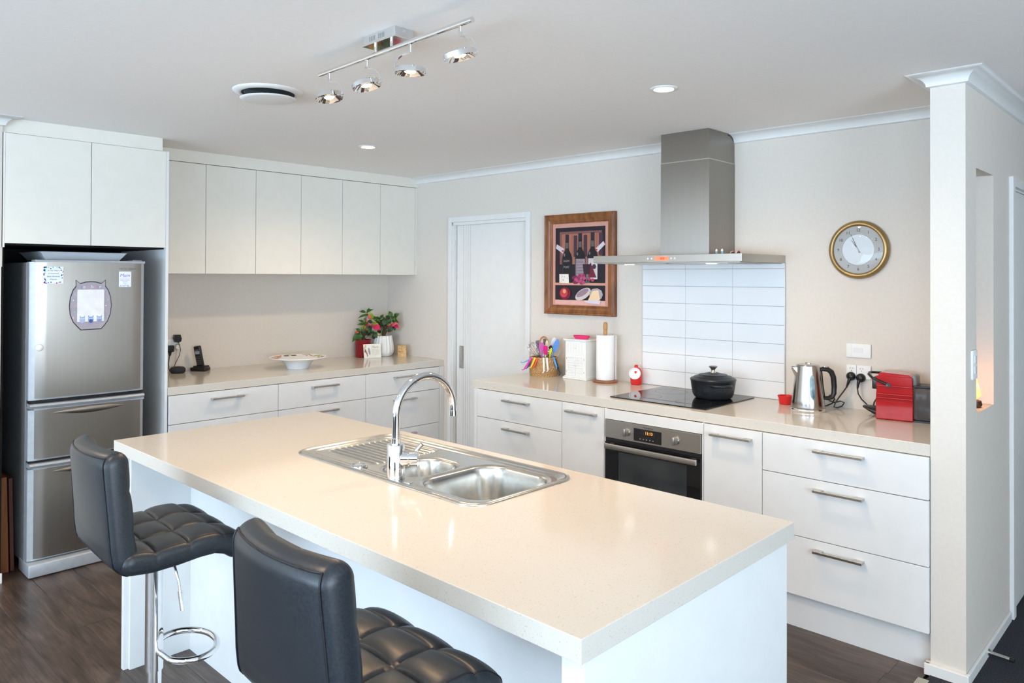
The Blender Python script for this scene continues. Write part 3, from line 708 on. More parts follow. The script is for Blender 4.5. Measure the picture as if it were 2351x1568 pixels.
# leaning boards and hook beside the fridge
for (x0, x1, y0, y1, zt, dz, lb, mt) in ((.55, .60, -2.927, -2.888, .50, 0, 'orange-brown wooden board leaning nearest the wall beside the fridge', board_m), (.545, .595, -2.880, -2.862, .49, .02, 'darker red-brown board standing closer to the fridge side', noisy(mat('red_brown_board', (.07, .02, .01), .5), (.06, .016, .008), (.09, .026, .013), 20, stretch=(1, 1, .1)))):
    m = MB(); m.loft([[Vector((x0-.3, y0-sh, z)), Vector((x1, y0-sh, z)), Vector((x1, y1-sh, z)), Vector((x0-.3, y1-sh, z))] for z, sh in ((.002, 0), (zt, .012))])
    single('wooden_board', m, mt, lb, 'board', 'boards beside the fridge', bevel=.002)
t = thing('hanging_ladle', 'thin metal ladle hung on the recess lining beside the fridge', 'utensil', (.60, -2.949, 1.19))
put('hook', MB().lathe([(0, .010), (.006, .010), (.010, .004), (.010, 0)], (.61, -2.949, 1.185), 16, M=Matrix.Rotation(-PI/2, 4, 'X')), chrome_m, t, smooth=50)
put('shank', MB().tube([(.61, -2.936, 1.18), (.618, -2.935, 1.13), (.622, -2.936, 1.07), (.612, -2.938, 1.02)], [.003, .003, .004, .002], 8), handle_m, t, smooth=60)
# ------------------------------------------------------------------ oven
t = thing('oven', 'built-in stainless oven with black glass door showing 11:13', 'oven', (3.085, -.3, .2))
OX0, OX1 = 2.7985, 3.3715
put('body', MB().box(OX0+.005, OX1-.005, -.630, -.08, .200, .790), blackp_m, t)
put('control_panel', MB().box(OX0, OX1, -.655, -.628, .703, .797), steelh_m, t, bevel=.001)
put('vent_strip', MB().box(OX0, OX1, -.648, -.629, .682, .702), blackp_m, t)
d_ = put('door', MB().box(OX0, OX1, -.655, -.629, .20, .681), glassb_m, t, bevel=.002)
put('window', MB().box(OX0+.09, OX1-.075, -.6565, -.655, .27, .635), noisy(mat('oven_window', (.03, .035, .038), .05, spec=.7), (.022, .027, .030), (.04, .045, .048), 4), d_)
put('handle', MB().rbox(2.827, 3.368, -.700, -.684, .652, .680, .003).box(2.84, 2.86, -.685, -.655, .656, .676).box(OX1-.045, OX1-.025, -.685, -.655, .656, .676), steelh_m, d_, smooth=40)
o = put('display', MB().box(2.985, 3.150, -.658, -.655, .712, .776), blackp_m, t)
put('clock_window', MB().box(3.025, 3.115, -.6585, -.658, .742, .770), flat(38, 38, 40, .2), o)
em = mat('orange_digits', (.9, .3, .02), .5, emit=(1, .30, .03), estr=1.6)
put('digits', textmesh('11:13', .021, BACKW(3.078, .758, -.6588)), em, o)
for k in range(5): put('button', MB().lathe([(0, .004), (.003, .0035), (.0042, 0)], (3.026+k*.0195, -.658, .725), 12, M=Matrix.Rotation(PI/2, 4, 'X')), chrome_m, o, smooth=60)
for kx in (2.938, 3.232):
    o = put('knob', MB().cyl((kx, -.655, .747), (kx, -.664, .747), .021, .020, n=28).rbox(kx-.006, kx+.006, -.683, -.662, .727, .767, .003), steelh_m, t, smooth=40)
    m = MB()
    for k in range(9):
        a = math.radians(-60+k*37.5)
        if abs(kx-2.938) < .01: textmesh('- =', .007, BACKW(kx+.040*math.sin(a), .747+.034*math.cos(a), -.6552), m)
    if kx < 3: put('dial_marks', m, dark_m, t)
put('lettering', textmesh('Westinghouse', .0105, BACKW(3.072, .785, -.6552)), dark_m, t)
# ------------------------------------------------------------------ cooktop
t = thing('cooktop', 'black glass induction cooktop set in the stone benchtop', 'cooktop', (3.06, -.31, H))
put('glass', MB().box(2.772, 3.354, -.575, -.05, H+.0005, H+.0055), glassb_m, t, bevel=.0015)
m = MB()
for cx, cy, r in ((2.92, -.43, .075), (2.92, -.19, .09), (3.2, -.43, .09)):
    m.lathe([(r, 0), (r+.0012, 0)], (cx, cy, H+.0057), 40, cap=False)
put('zone_marks', m, flat(70, 70, 72), t)
# casserole pot
px, py, pz = 3.200, -.222, H+.0058
t = thing('casserole_pot', 'matt black cast-iron casserole pot with steel lid knob', 'pot', (px, py, pz))
put('pot', MB().lathe([(0, 0), (.088, 0), (.098, .006), (.108, .022), (.114, .055), (.119, .093), (.121, .096), (.117, .097), (.110, .06), (.10, .02), (0, .012)], (px, py, pz), 56), iron_m, t, smooth=45)
for a in (-38, 142):
    v = Vector((math.cos(math.radians(a)), math.sin(math.radians(a)), 0)); q = Vector((-v.y, v.x, 0)); c0 = Vector((px, py, pz+.078))
    m = MB(); m.tube([c0+v*(.110+.030*math.sin(PI*s))+q*(.052*math.cos(PI*s)) for s in [k/12 for k in range(13)]], .0075, 10); m.prism([c0+v*.108+q*.045+Vector((0, 0, -.002)), c0+v*.138+q*.02+Vector((0, 0, -.002)), c0+v*.138-q*.02+Vector((0, 0, -.002)), c0+v*.108-q*.045+Vector((0, 0, -.002))], (0, 0, .006))
    put('handle', m, iron_m, t, smooth=50)
o = put('lid', MB().lathe([(.121, .096), (.122, .101), (.119, .106), (.104, .112), (.098, .117), (.094, .116), (.078, .123), (.074, .127), (.070, .126), (.048, .132), (.026, .137), (.022, .135), (0, .136)], (px, py, pz), 56), iron_m, t, smooth=35)
put('knob', MB().lathe([(.016, .134), (.011, .139), (.010, .150), (.015, .160), (.023, .167), (.0235, .170), (.02, .173), (0, .174)], (px, py, pz), 28), handle_m, o, smooth=50)
# ------------------------------------------------------------------ range hood
t = thing('range_hood', 'stainless canopy range hood with square chimney', 'range hood', (3.05, -.25, 1.639))
HZ = 1.639
put('canopy', MB().box(2.597, 3.505, -.499, -.001, HZ, HZ+.040), steelh_m, t, bevel=.0015)
put('underside', MB().box(2.61, 3.49, -.485, -.015, HZ-.004, HZ), steel_m, t)
put('filter', MB().box(2.70, 3.04, -.44, -.06, HZ-.007, HZ-.004), steelh_m, t); put('filter', MB().box(3.06, 3.40, -.44, -.06, HZ-.007, HZ-.004), steelh_m, t)
lamp_m = mat('lamp_glow', (1, .9, .8), .5, emit=(1, .84, .66), estr=14)
for lx in (2.78, 3.29): put('lamp', MB().lathe([(0, -.006), (.022, -.007), (.03, -.004), (.03, 0)], (lx, -.405, HZ-.003), 20), mat('hood_lamp', (.9, .9, .9), .2, emit=(.9, .95, 1), estr=3.0), t, smooth=50)
put('chimney', MB().box(2.911, 3.212, -.291, -.001, HZ+.040, 2.20), steel_m, t, bevel=.001)
m = MB(); n = 8
pr = [(.291, 2.20), (.291, CZ-.001), (.082, CZ-.001)]+[(.082-.070*math.sin(PI/2*k/n), CZ-.012-.04*(1-math.cos(PI/2*k/n))) for k in range(n+1)]+[(.001, CZ-.055), (.001, 2.20)]
m.prism([(2.913, -a, b) for a, b in pr], (.297, 0, 0)); put('upper_chimney', m, steel_m, t)
put('seam', MB().box(2.9105, 3.2125, -.2918, -.001, 2.196, 2.201), handle_m, t)
put('display', MB().box(3.008, 3.092, -.5005, -.499, HZ+.009, HZ+.031), mat('red_display', (.8, .15, .08), .3, emit=(1, .22, .12), estr=.55), t)
put('display_text', textmesh('888', .018, BACKW(3.055, HZ+.020, -.5009)), flat(170, 60, 40), t)
for bx_ in (2.966, 2.990, 3.110, 3.132): put('button', MB().cyl((bx_, -.499, HZ+.02), (bx_, -.502, HZ+.02), .0055, n=14), chrome_m, t, smooth=40)
# small ornaments on the hood: shoes
def shoe(x, y, a, top, bot, lb, grp, nm='ornamental_shoe', s=1.0):
    t = thing(nm, lb, 'ornament', (x, y, HZ+.0405), grp, math.radians(a))
    put('upper', MB().loft([[Vector((px_*s, w_*math.cos(q)*s, (z_+h_*math.sin(q))*s)) for q in [2*PI*k/10 for k in range(10)]] for px_, w_, z_, h_ in ((-.014, .004, .012, .010), (-.008, .0065, .012, .011), (0, .006, .009, .008), (.009, .0055, .0055, .005), (.015, .003, .004, .003))]), bot, t, smooth=60, local=True)
    put('tip', MB().lathe([(.0062*s, 0), (.006*s, .006*s), (.003*s, .012*s), (0, .014*s)], (-.010*s, 0, .019*s), 12), top, t, smooth=60, local=True)
shoe(3.262, -.300, -60, flat(235, 230, 225), flat(120, 180, 195), 'tiny pale blue and white shoe on the hood, left of its pair', 'pair of tiny blue shoes on the hood')
shoe(3.300, -.310, -60, flat(240, 236, 232), flat(125, 185, 215), 'tiny pale blue and white shoe on the hood, right of its pair', 'pair of tiny blue shoes on the hood')
def critter(x, y, lb, c1, c2, c3, grp=None):
    t = thing('ornamental_bird', lb, 'ornament', (x, y, HZ+.0405), 'tiny black, white and red ornaments on the hood', math.radians(-50))
    put('body', MB().lathe([(0, 0), (.006, .001), (.009, .007), (.007, .013), (0, .016)], (0, 0, 0), 14, sx=1.2), c1, t, smooth=60, local=True)
    put('wing', MB().lathe([(0, .0), (.005, .004), (.006, .009), (0, .014)], (-.006, -.005, .003), 10), c2, t, smooth=60, local=True)
    put('crest', MB().lathe([(0, 0), (.005, .002), (.004, .007), (0, .009)], (.004, 0, .011), 10), c3, t, smooth=60, local=True)
critter(3.370, -.330, 'tiny black and white ornament next to the blue shoes', dark_m, flat(235, 232, 225), flat(200, 120, 110))
critter(3.410, -.345, 'tiny black ornament with red head nearest the hood corner', dark_m, flat(235, 230, 220), flat(190, 50, 60))
# ------------------------------------------------------------------ splashback tiles
t = thing('tiled_splashback', 'white stacked tile splashback behind the cooktop', 'splashback', (3.05, 0, H))
TX, TW, P_, TZ = 2.6005, .301, .1018, 1.609
put('grout', MB().box(TX-.0015, TX+3*TW+.002, -.0055, -.0005, H, HZ+.001), grout_m, t)
edges = [HZ+.0005, TZ]+[TZ-P_*k for k in range(1, 7)]+[H+.001]
for i in range(3):
    for z1, z0 in zip(edges, edges[1:]):
        put('tile', MB().box(TX+i*TW+.001, TX+(i+1)*TW-.001, -.0085, -.004, z0+.0012, z1-.0012), tile_m, t, bevel=.0008, seg=1)
put('edge_trim', MB().box(TX+3*TW, TX+3*TW+.004, -.010, -.0005, H+.001, HZ), handle_m, t)
#%%DECOR
# ------------------------------------------------------------------ picture on the back wall
t = thing('framed_picture', 'wooden framed still life of three bottles, fruit and cheese', 'picture', (2.11, 0, 1.645))
PX0, PX1, PZ0, PZ1 = 1.812, 2.404, 1.308, 1.981; FWD = .062
# mitred moulding: profile (inward distance, depth) swept round the rectangle
prof = [(0, 0), (0, .030), (.006, .034), (.012, .031), (.018, .033), (.030, .030), (.046, .020), (.052, .020), (.056, .014), (FWD, .013), (FWD, 0)]
m = MB(); cn = [(PX0, PZ0, 1, 1), (PX1, PZ0, -1, 1), (PX1, PZ1, -1, -1), (PX0, PZ1, 1, -1)]
R = [[m.bm.verts.new((x+sx*a, -.001-b, z+sz*a)) for a, b in prof] for x, z, sx, sz in cn]
for i in range(4):
    for k in range(len(prof)): m._f([R[i][k], R[(i+1) % 4][k], R[(i+1) % 4][(k+1) % len(prof)], R[i][(k+1) % len(prof)]])
put('frame', m, wood_m, t, smooth=25)
IX, IZ, IW, IH = PX0+FWD, PZ0+FWD, PX1-PX0-2*FWD, PZ1-PZ0-2*FWD
m = MB(); mats = [flat(205, 150, 135)]; YP = -.011; LY = [0]
m.box(IX-.004, IX+IW+.004, YP, YP+.006, IZ-.004, IZ+IH+.004)
def art(mt, pts):
    """painted patch; pts in 0..1 picture coordinates, x to the right, y down"""
    if mt not in mats: mats.append(mt)
    LY[0] += .00006; y_ = YP-.0002-LY[0]
    m.mi = mats.index(mt); vs = [m.bm.verts.new((IX+a*IW, y_, IZ+(1-b)*IH)) for a, b in pts]; m._f(vs); m.mi = 0
def el(mt, cx, cy, rx, ry, n=18, rot=0): art(mt, [(cx+rx*math.cos(2*PI*k/n)*math.cos(rot)-ry*math.sin(2*PI*k/n)*math.sin(rot)*IH/IW, cy+rx*math.cos(2*PI*k/n)*math.sin(rot)*IW/IH+ry*math.sin(2*PI*k/n)*math.cos(rot)) for k in range(n)])
def rc(mt, a, b, c, d): art(mt, [(a, b), (c, b), (c, d), (a, d)])
dk, dk2, sh = flat(30, 22, 34), flat(70, 45, 60), flat(205, 150, 130)
rc(dk, .05, .05, .95, .955); rc(flat(125, 80, 75), .13, .10, .89, .60); rc(flat(165, 105, 85), .17, .13, .85, .50)
for a in (.24, .36, .47, .60, .71, .80): rc(flat(135, 84, 72), a, .12, a+.008, .48)
for a, b in ((.39, .15), (.57, .15), (.84, .13)): rc(dk2, a, b, a+.065, b+.26)
rc(dk, .05, .38, .13, .66); rc(dk, .05, .50, .95, .70)
rc(sh, .05, .725, .95, .755); rc(dk, .05, .755, .95, .955); rc(flat(222, 170, 160), .05, .935, .95, .99)
def bottle(cx, top, lab, w=.095):
    bo = flat(20, 20, 26)
    rc(flat(35, 36, 46), cx-.032, top, cx+.032, top+.09); art(bo, [(cx-.03, top+.08), (cx+.03, top+.08), (cx+.036, top+.19), (cx+w*.8, top+.24), (cx+w, top+.30), (cx+w, .71), (cx-w, .71), (cx-w, top+.30), (cx-w*.8, top+.24), (cx-.036, top+.19)])
    rc(flat(95, 92, 95), cx-.026, top+.10, cx+.026, top+.17); el(flat(110, 115, 130), cx-.05, top+.25, .014, .02)
    if lab: rc(lab, cx-w+.008, top+.31, cx+w-.008, .68)
    rc(flat(48, 50, 62), cx-w+.012, top+.29, cx-w+.022, .70)
bottle(.27, .135, None); bottle(.51, .125, flat(150, 135, 145)); bottle(.73, .12, flat(205, 195, 198))
for k, (s, z) in enumerate((('DOW', .60), ('PORT', .52))):
    mt = flat(170, 160, 158)
    if mt not in mats: mats.append(mt)
    m.mi = mats.index(mt); textmesh(s, .020, BACKW(IX+.265*IW, IZ+(1-.46-.075*k)*IH, YP-.0035), m, .0001); m.mi = 0
for k in range(5): rc(flat(110, 95, 100), .45, .47+k*.035, .58, .476+k*.035)
el(flat(60, 50, 60), .76, .53, .035, .03); art(flat(110, 30, 50), [(.66, .52), (.70, .48), (.80, .66), (.66, .66)])
art(flat(205, 195, 205), [(.08, .25), (.22, .31), (.20, .37), (.06, .30)]); el(flat(200, 60, 50), .19, .335, .02, .012)
art(flat(215, 205, 212), [(.78, .32), (.92, .23), (.95, .27), (.82, .36)]); el(flat(200, 60, 50), .80, .33, .02, .012)
art(flat(235, 228, 220), [(.13, .62), (.30, .62), (.31, .73), (.13, .725)])
for k in range(16): el(flat(120, 120, 120), .15+.14*rs.random(), .63+.08*rs.random(), .006, .004, 6)
gl = flat(50, 28, 42); art(gl, [(.56, .50), (.70, .50), (.68, .62), (.58, .62)]); rc(flat(130, 120, 130), .625, .62, .64, .71); el(flat(90, 80, 90), .632, .715, .06, .012)
for k in range(26): el([flat(150, 45, 85), flat(180, 75, 115), flat(120, 35, 75)][k % 3], .50+.16*(rs.random()-.5)*1.3, .665+.10*(rs.random()-.35), .030, .022, 12)
for a, b in ((.74, .69), (.68, .68)): el(flat(170, 60, 90), a, b, .03, .02, 12)
el(flat(120, 20, 40), .24, .855, .105, .075, 22); el(flat(195, 60, 75), .22, .85, .07, .055, 18); el(flat(225, 160, 120), .23, .83, .03, .025, 14)
el(flat(205, 190, 185), .57, .86, .15, .06, 20, -.45); el(flat(150, 125, 140), .56, .845, .12, .035, 18, -.45); el(flat(170, 160, 165), .80, .86, .12, .075, 9)
art(flat(238, 205, 165), [(.66, .93), (.74, .82), (.84, .81), (.87, .92), (.80, .945)]); art(flat(215, 205, 215), [(.58, .94), (.70, .93), (.88, .93), (.86, .975), (.66, .965)])
put('print', m, mats, t)
# ------------------------------------------------------------------ wall clock
cx, cz, R = 3.886, 1.701, .145
t = thing('wall_clock', 'round gold-rimmed wall clock with silver dial', 'clock', (cx, 0, cz))
RX = Matrix.Rotation(PI/2, 4, 'X')
put('rim', MB().lathe([(R-.01, 0), (R, .004), (R+.001, .014), (R-.006, .024), (R-.016, .028), (R-.024, .024), (R-.026, .016)], (cx, -.001, cz), 64, M=RX), gold_m, t, smooth=60)
put('dial', MB().lathe([(0, .015), (.078, .015), (.079, .0145), (.121, .0145)], (cx, -.001, cz), 64, M=RX, cap=False), noisy(mat('brushed_dial', (.62, .62, .60), .5), (.60, .60, .58), (.65, .65, .63), 6), t)
put('inner_disc', MB().lathe([(0, .0165), (.076, .0165), (.078, .015)], (cx, -.001, cz), 64, M=RX), noisy(mat('dial_centre', (.75, .76, .76), .4, .2), (.72, .74, .75), (.76, .78, .79), 4), t)
m = MB()
for k in range(1, 13):
    a = 2*PI*k/12; textmesh(str(k), .021, BACKW(cx+.097*math.sin(a), cz+.097*math.cos(a), -.0162), m)
put('numerals', m, flat(70, 60, 55), t)
def hand(a, ln, w_, z_, tail=.018):
    a = math.radians(a); v = Vector((math.sin(a), 0, math.cos(a))); q = Vector((v.z, 0, -v.x)); c = Vector((cx, -z_, cz))
    return MB().prism([c-v*tail-q*w_, c-v*tail+q*w_, c+v*ln+q*w_*.4, c+v*ln-q*w_*.4], (0, -.0006, 0))
put('hour_hand', hand(-33, .058, .0022, .0185), flat(80, 55, 50), t); put('minute_hand', hand(-24, .086, .0017, .0195), flat(80, 55, 50), t); put('second_hand', hand(150, .055, .0007, .0205), chrome_m, t)
put('glass', MB().lathe([(0, .0305), (.06, .0295), (.10, .0265), (.1195, .0225)], (cx, -.001, cz), 48, M=RX), mat('clock_glass', (1, 1, 1), .0, trans=1, ior=1.25, spec=.5), t, smooth=60)
# ------------------------------------------------------------------ switches and sockets
t = thing('light_switch', 'white wall switch plate above the power socket', 'switch', (3.884, 0, 1.196))
put('plate', MB().rbox(3.824, 3.943, -.009, -.0005, 1.161, 1.231, .003), whitem_m, t, smooth=40)
put('rocker', MB().rbox(3.862, 3.905, -.0105, -.0085, 1.186, 1.210, .001).box(3.850, 3.852, -.0095, -.009, 1.163, 1.229), flat(225, 225, 224), t)
t = thing('power_socket', 'white double power socket below the wall switch', 'socket', (3.884, 0, 1.09))
put('plate', MB().rbox(3.824, 3.943, -.009, -.0005, 1.056, 1.124, .003), whitem_m, t, smooth=40)
m = MB()
for sx in (3.850, 3.899):
    for dx, dz, r in ((-.006, .006, .5), (.006, .006, -.5), (0, -.006, 0)):
        M_ = Matrix.Translation((sx+dx, -.0092, 1.101+dz)) @ Matrix.Rotation(r, 4, 'Y'); m.box(-.0008, .0008, -.0004, .0004, -.0038, .0038, M_)
m.box(3.874, 3.8752, -.0096, -.009, 1.056, 1.124)
put('slots', m, dark_m, t)
put('rocker', MB().rbox(3.922, 3.937, -.0105, -.0085, 1.08, 1.10, .001), flat(225, 225, 224), t)
def plug(x, z, lb, pts, nm='power_plug'):
    t = thing(nm, lb, 'plug', (x, -.01, z))
    put('plug_body', MB().lathe([(0, .024), (.010, .023), (.018, .018), (.022, .010), (.022, 0), (0, 0)], (x, -.0095, z), 24, M=RX), blackp_m, t, smooth=50)
    put('strain_relief', MB().tube(pts[:3], [.009, .007, .004], 10), blackp_m, t, smooth=50)
    put('cord', MB().tube(pts, .0033, 8), blackp_m, t, smooth=60)
plug(3.850, 1.066, 'black plug on the left with cord looping to the kettle', [(3.848, -.028, 1.056), (3.843, -.032, 1.035), (3.835, -.032, 1.012), (3.818, -.035, .985), (3.800, -.045, .955), (3.788, -.055, .93), (3.782, -.058, .909), (3.796, -.05, .906), (3.815, -.04, .915), (3.822, -.03, .932), (3.806, -.035, .938), (3.780, -.05, .93), (3.762, -.06, .938), (3.752, -.06, .952), (3.762, -.06, .966), (3.780, -.06, .965), (3.788, -.065, .95), (3.782, -.08, .93), (3.765, -.10, .92), (3.745, -.13, .912)])
plug(3.897, 1.062, 'black plug on the right with cord running behind the coffee machine', [(3.894, -.028, 1.052), (3.890, -.032, 1.032), (3.888, -.034, 1.01), (3.893, -.038, .985), (3.912, -.045, .96), (3.94, -.055, .94), (3.965, -.07, .925), (3.985, -.09, .910), (4.01, -.10, .907)])
# hall side switch and door stop
t = thing('light_switch', 'white double switch on the hall side of the nib wall', 'switch', (XR1, -.505, 1.22))
put('plate', MB().rbox(XR1+.0003, XR1+.010, -.570, -.495, 1.163, 1.278, .003), whitem_m, t, smooth=40)
put('rocker', MB().rbox(XR1+.009, XR1+.014, -.545, -.52, 1.225, 1.255, .001), flat(200, 205, 205), t); put('rocker', MB().rbox(XR1+.009, XR1+.014, -.545, -.52, 1.185, 1.215, .001), flat(200, 205, 205), t)
t = thing('door_stop', 'steel door stop with black tip on the hall baseboard', 'door stop', (4.507, -.33, .03))
put('rose', MB().lathe([(.014, 0), (.014, .004), (.008, .006)], (4.507, -.33, .026), 20, M=Matrix.Rotation(PI/2, 4, 'Y')), handle_m, t, smooth=40)
put('shaft', MB().cyl((4.508, -.33, .026), (4.585, -.34, .026), .0075, n=20), handle_m, t, smooth=40)
put('bumper', MB().cyl((4.584, -.34, .026), (4.600, -.342, .026), .0085, n=20), blackp_m, t, smooth=40)
# flame lamp in the niche
t = thing('flame_lamp', 'small salt lamp glowing orange in the wall niche', 'lamp', (4.448, -.305, NZ0))
put('base', MB().lathe([(0, 0), (.028, 0), (.034, .012), (.030, .028), (.012, .034), (0, .034)], (4.448, -.305, NZ0), 24), noisy(mat('dark_wood_base', (.05, .02, .01), .4), (.04, .016, .008), (.06, .025, .013), 20), t, smooth=50)
put('shade', MB().lathe([(.012, .034), (.026, .05), (.025, .075), (.019, .105), (.010, .14), (0, .155)], (4.448, -.305, NZ0), 14, rfun=lambda a, z: 1+.12*math.sin(3*a+z*40)), mat('glowing_salt', (1, .45, .15), .5, emit=(1, .33, .05), estr=2.2), t, smooth=30)
l = bpy.data.lights.new('flame_lamp_light', 'POINT'); l.energy = .35; l.color = (1, .45, .18); l.shadow_soft_size = .02
lo = bpy.data.objects.new('flame_lamp_light', l); COL.objects.link(lo); lo.location = (.028, .0, .09); lo.parent = t
# ------------------------------------------------------------------ ceiling fittings
t = thing('track_light', 'chrome ceiling light bar with four round spot heads', 'ceiling light', (3.22, -2.42, CZ))
put('driver_box', MB().box(3.130, 3.302, -2.456, -2.380, 2.331, CZ-.0005), noisy(mat('satin_nickel_box', (.62, .61, .60), .35, .8), (.60, .59, .58), (.64, .63, .62), 30), t, bevel=.001)
put('mirror_plate', MB().box(3.128, 3.304, -2.458, -2.378, 2.3275, 2.3310), chrome_m, t)
m = MB()
for b_ in (3.165, 3.215):
    for k in range(4): m.box(b_+k*.009, b_+k*.009+.0035, -2.4566, -2.456, 2.338, 2.354)
put('vent_slots', m, flat(120, 118, 116), t)
put('screw', MB().cyl((3.302, -2.418, 2.352), (3.304, -2.418, 2.352), .004, n=12), chrome_m, t)
for bx_ in (3.175, 3.262): put('standoff', MB().cyl((bx_, -2.438, 2.3275), (bx_, -2.438, 2.303), .0055, n=16), chrome_m, t, smooth=40)
put('rod', MB().cyl((2.815, -2.425, 2.298), (3.660, -2.452, 2.298), .0085, n=24), chrome_m, t, smooth=40)
def head(x, a, tilt, side):
    """a: swing of the arm around the vertical, tilt of the disc"""
    v = Vector((math.cos(a), math.sin(a), 0))*side; yh = -2.425-.027*(x-2.815)/.845; st = Vector((x, yh, 2.292)); j = st+Vector((0, 0, -.028))
    o = put('spot_head', MB().cyl(st, j, .0055, n=16), chrome_m, t, smooth=40)
    c = Vector((x, yh, 2.205))
    arc = [j+v*(.050*math.sin(PI/2*k/8))+Vector((0, 0, -.048*(1-math.cos(PI/2*k/8)))) for k in range(9)]
    m = MB(); w_ = Vector((-v.y, v.x, 0))*.0065
    rg = []
    for i, p in enumerate(arc):
        tn = (arc[min(i+1, 8)]-arc[max(i-1, 0)]).normalized(); nn = tn.cross(w_).normalized()*.0022
        rg.append([p+w_+nn, p+w_-nn, p-w_-nn, p-w_+nn])
    m.loft(rg); put('arm', m, chrome_m, o, smooth=30)
    M_ = Matrix.Rotation(tilt[0], 4, 'X') @ Matrix.Rotation(tilt[1], 4, 'Y')
    put('disc', MB().lathe([(.018, -.001), (.030, .006), (.044, -.004), (.048, -.008), (.050, -.006), (.050, .008), (.047, .011), (0, .013)], c, 44, M=M_), chrome_m, o, smooth=35)
    put('lamp', MB().lathe([(0, -.004), (.016, -.003), (.0185, 0), (.018, .004)], c, 28, M=M_), mat('spot_glow', (1, 1, 1), .4, emit=(1, .88, .70), estr=28), o, smooth=60)
    dn = M_ @ Vector((0, 0, -1))
    s = spot('spot_head_light', (0, 0, 0), 9, 172, .02, (1.0, .66, .36)); s.parent = t
    s.location = c-Vector(t.location)+dn*.012; s.rotation_euler = (-dn).to_track_quat('Z', 'Y').to_euler()
head(2.880, .75, (.06, -.16), 1); head(3.120, .75, (.16, -.18), 1); head(3.364, .75, (.04, .04), -1); head(3.606, .70, (.24, -.10), 1)
def downlight(x, y, lb, r=.055, p=32):
    t = thing('downlight', lb, 'ceiling light', (x, y, CZ), 'recessed ceiling downlights')
    put('trim_ring', MB().lathe([(r*.72, -.002), (r*.78, -.006), (r, -.004), (r+.003, 0)], (x, y, CZ), 36), whitem_m, t, smooth=50)
    put('lamp', MB().lathe([(0, -.0035), (r*.5, -.0035), (r*.74, -.002)], (x, y, CZ), 28), mat('downlight_glow', (1, 1, 1), .4, emit=(1, .86, .68), estr=22), t)
    s = spot('downlight_beam', (0, 0, -.02), p, 155, .045, WARM); s.parent = t
downlight(1.371, -1.184, 'lit downlight over the left benchtop, near the wall cupboards')
downlight(3.492, -1.179, 'lit downlight in front of the range hood')
downlight(1.45, -3.75, 'lit downlight behind the left bar stool, out of the photo')
downlight(3.60, -3.85, 'lit downlight behind the right bar stool, out of the photo')
downlight(6.2, -1.2, 'lit downlight over the hall carpet, out of the photo', p=10)
t = thing('ceiling_vent', 'round white ceiling air vent with lowered disc', 'vent', (2.2, -2.30, CZ))
put('flange', MB().lathe([(.112, -.010), (.118, -.012), (.146, -.004), (.148, 0)], (2.2, -2.30, CZ), 56), whitem_m, t, smooth=50)
put('throat', MB().lathe([(0, -.002), (.105, -.002), (.115, -.011)], (2.2, -2.30, CZ), 48), flat(70, 78, 80), t)
put('damper_disc', MB().lathe([(0, -.004), (.10, -.004), (.114, -.001), (.117, .003), (.112, .004), (0, .004)], (2.2, -2.30, CZ-.034), 56, M=Matrix.Rotation(.03, 4, 'X')), whitem_m, t, smooth=50)
put('spoke', MB().box(2.198, 2.202, -2.41, -2.19, CZ-.028, CZ-.008), flat(60, 66, 68), t)
put('stem', MB().cyl((2.2, -2.30, CZ-.001), (2.2, -2.30, CZ-.034), .006, n=10), flat(60, 66, 68), t)
#%%ITEMS
# ------------------------------------------------------------------ items on the cooktop run
bx_, by_ = 1.916, -.150
t = thing('wicker_basket', 'round woven cane basket full of kitchen utensils', 'basket', (bx_, by_, H))
cane_m = noisy(mat('woven_cane', (.45, .25, .09), .5), (.34, .17, .06), (.60, .37, .16), 170, detail=2, lo=.35, hi=.65)
wv = lambda a, z: 1
m = MB()
rows_, n = 15, 60
bprof = lambda s: .088+.010*math.sin(PI*min(1, s*1.1)*.75)-.004*s
def wr(a, z):
    s = z/.118; k = int(a/(2*PI)*n+.5); r_ = int(s*rows_)
    return bprof(s)*(1+.032*(1 if (k+r_) % 2 == 0 else -.6)*math.sin(PI*((s*rows_) % 1)))
R = []
NZ_ = rows_*3
for j in range(NZ_+1):
    s = j/NZ_; z = .118*s; ring = []
    for i in range(n*2): a = 2*PI*i/(n*2); r_ = wr(a+s*.9, z+1e-5); ring.append(Vector((bx_+r_*math.cos(a), by_+r_*math.sin(a), H+z)))
    R.append(ring)
Ri = [[Vector((bx_+.080*math.cos(2*PI*i/(n*2)), by_+.080*math.sin(2*PI*i/(n*2)), H+z)) for i in range(n*2)] for z in (.118, .01)]
m.loft(R+Ri); put('body', m, cane_m, t, smooth=40)
put('rim', MB().ring((bx_, by_, H+.120), (0, 0, 1), .089, .0065, 44, 8), cane_m, t, smooth=60)
UG = 'utensils in the cane basket'
def U(name, lb): return thing(name, lb, 'utensil', (bx_, by_, H+.02), UG)
BC = Vector((bx_, by_, H+.02)); ri = Vector((.7229, .691, 0)); fo = Vector((-.69, .722, 0))
def bp_(r, f, z): return Vector((bx_, by_, H))+ri*r+fo*f+Vector((0, 0, z))   # r: right in the photo, f: away, z: up
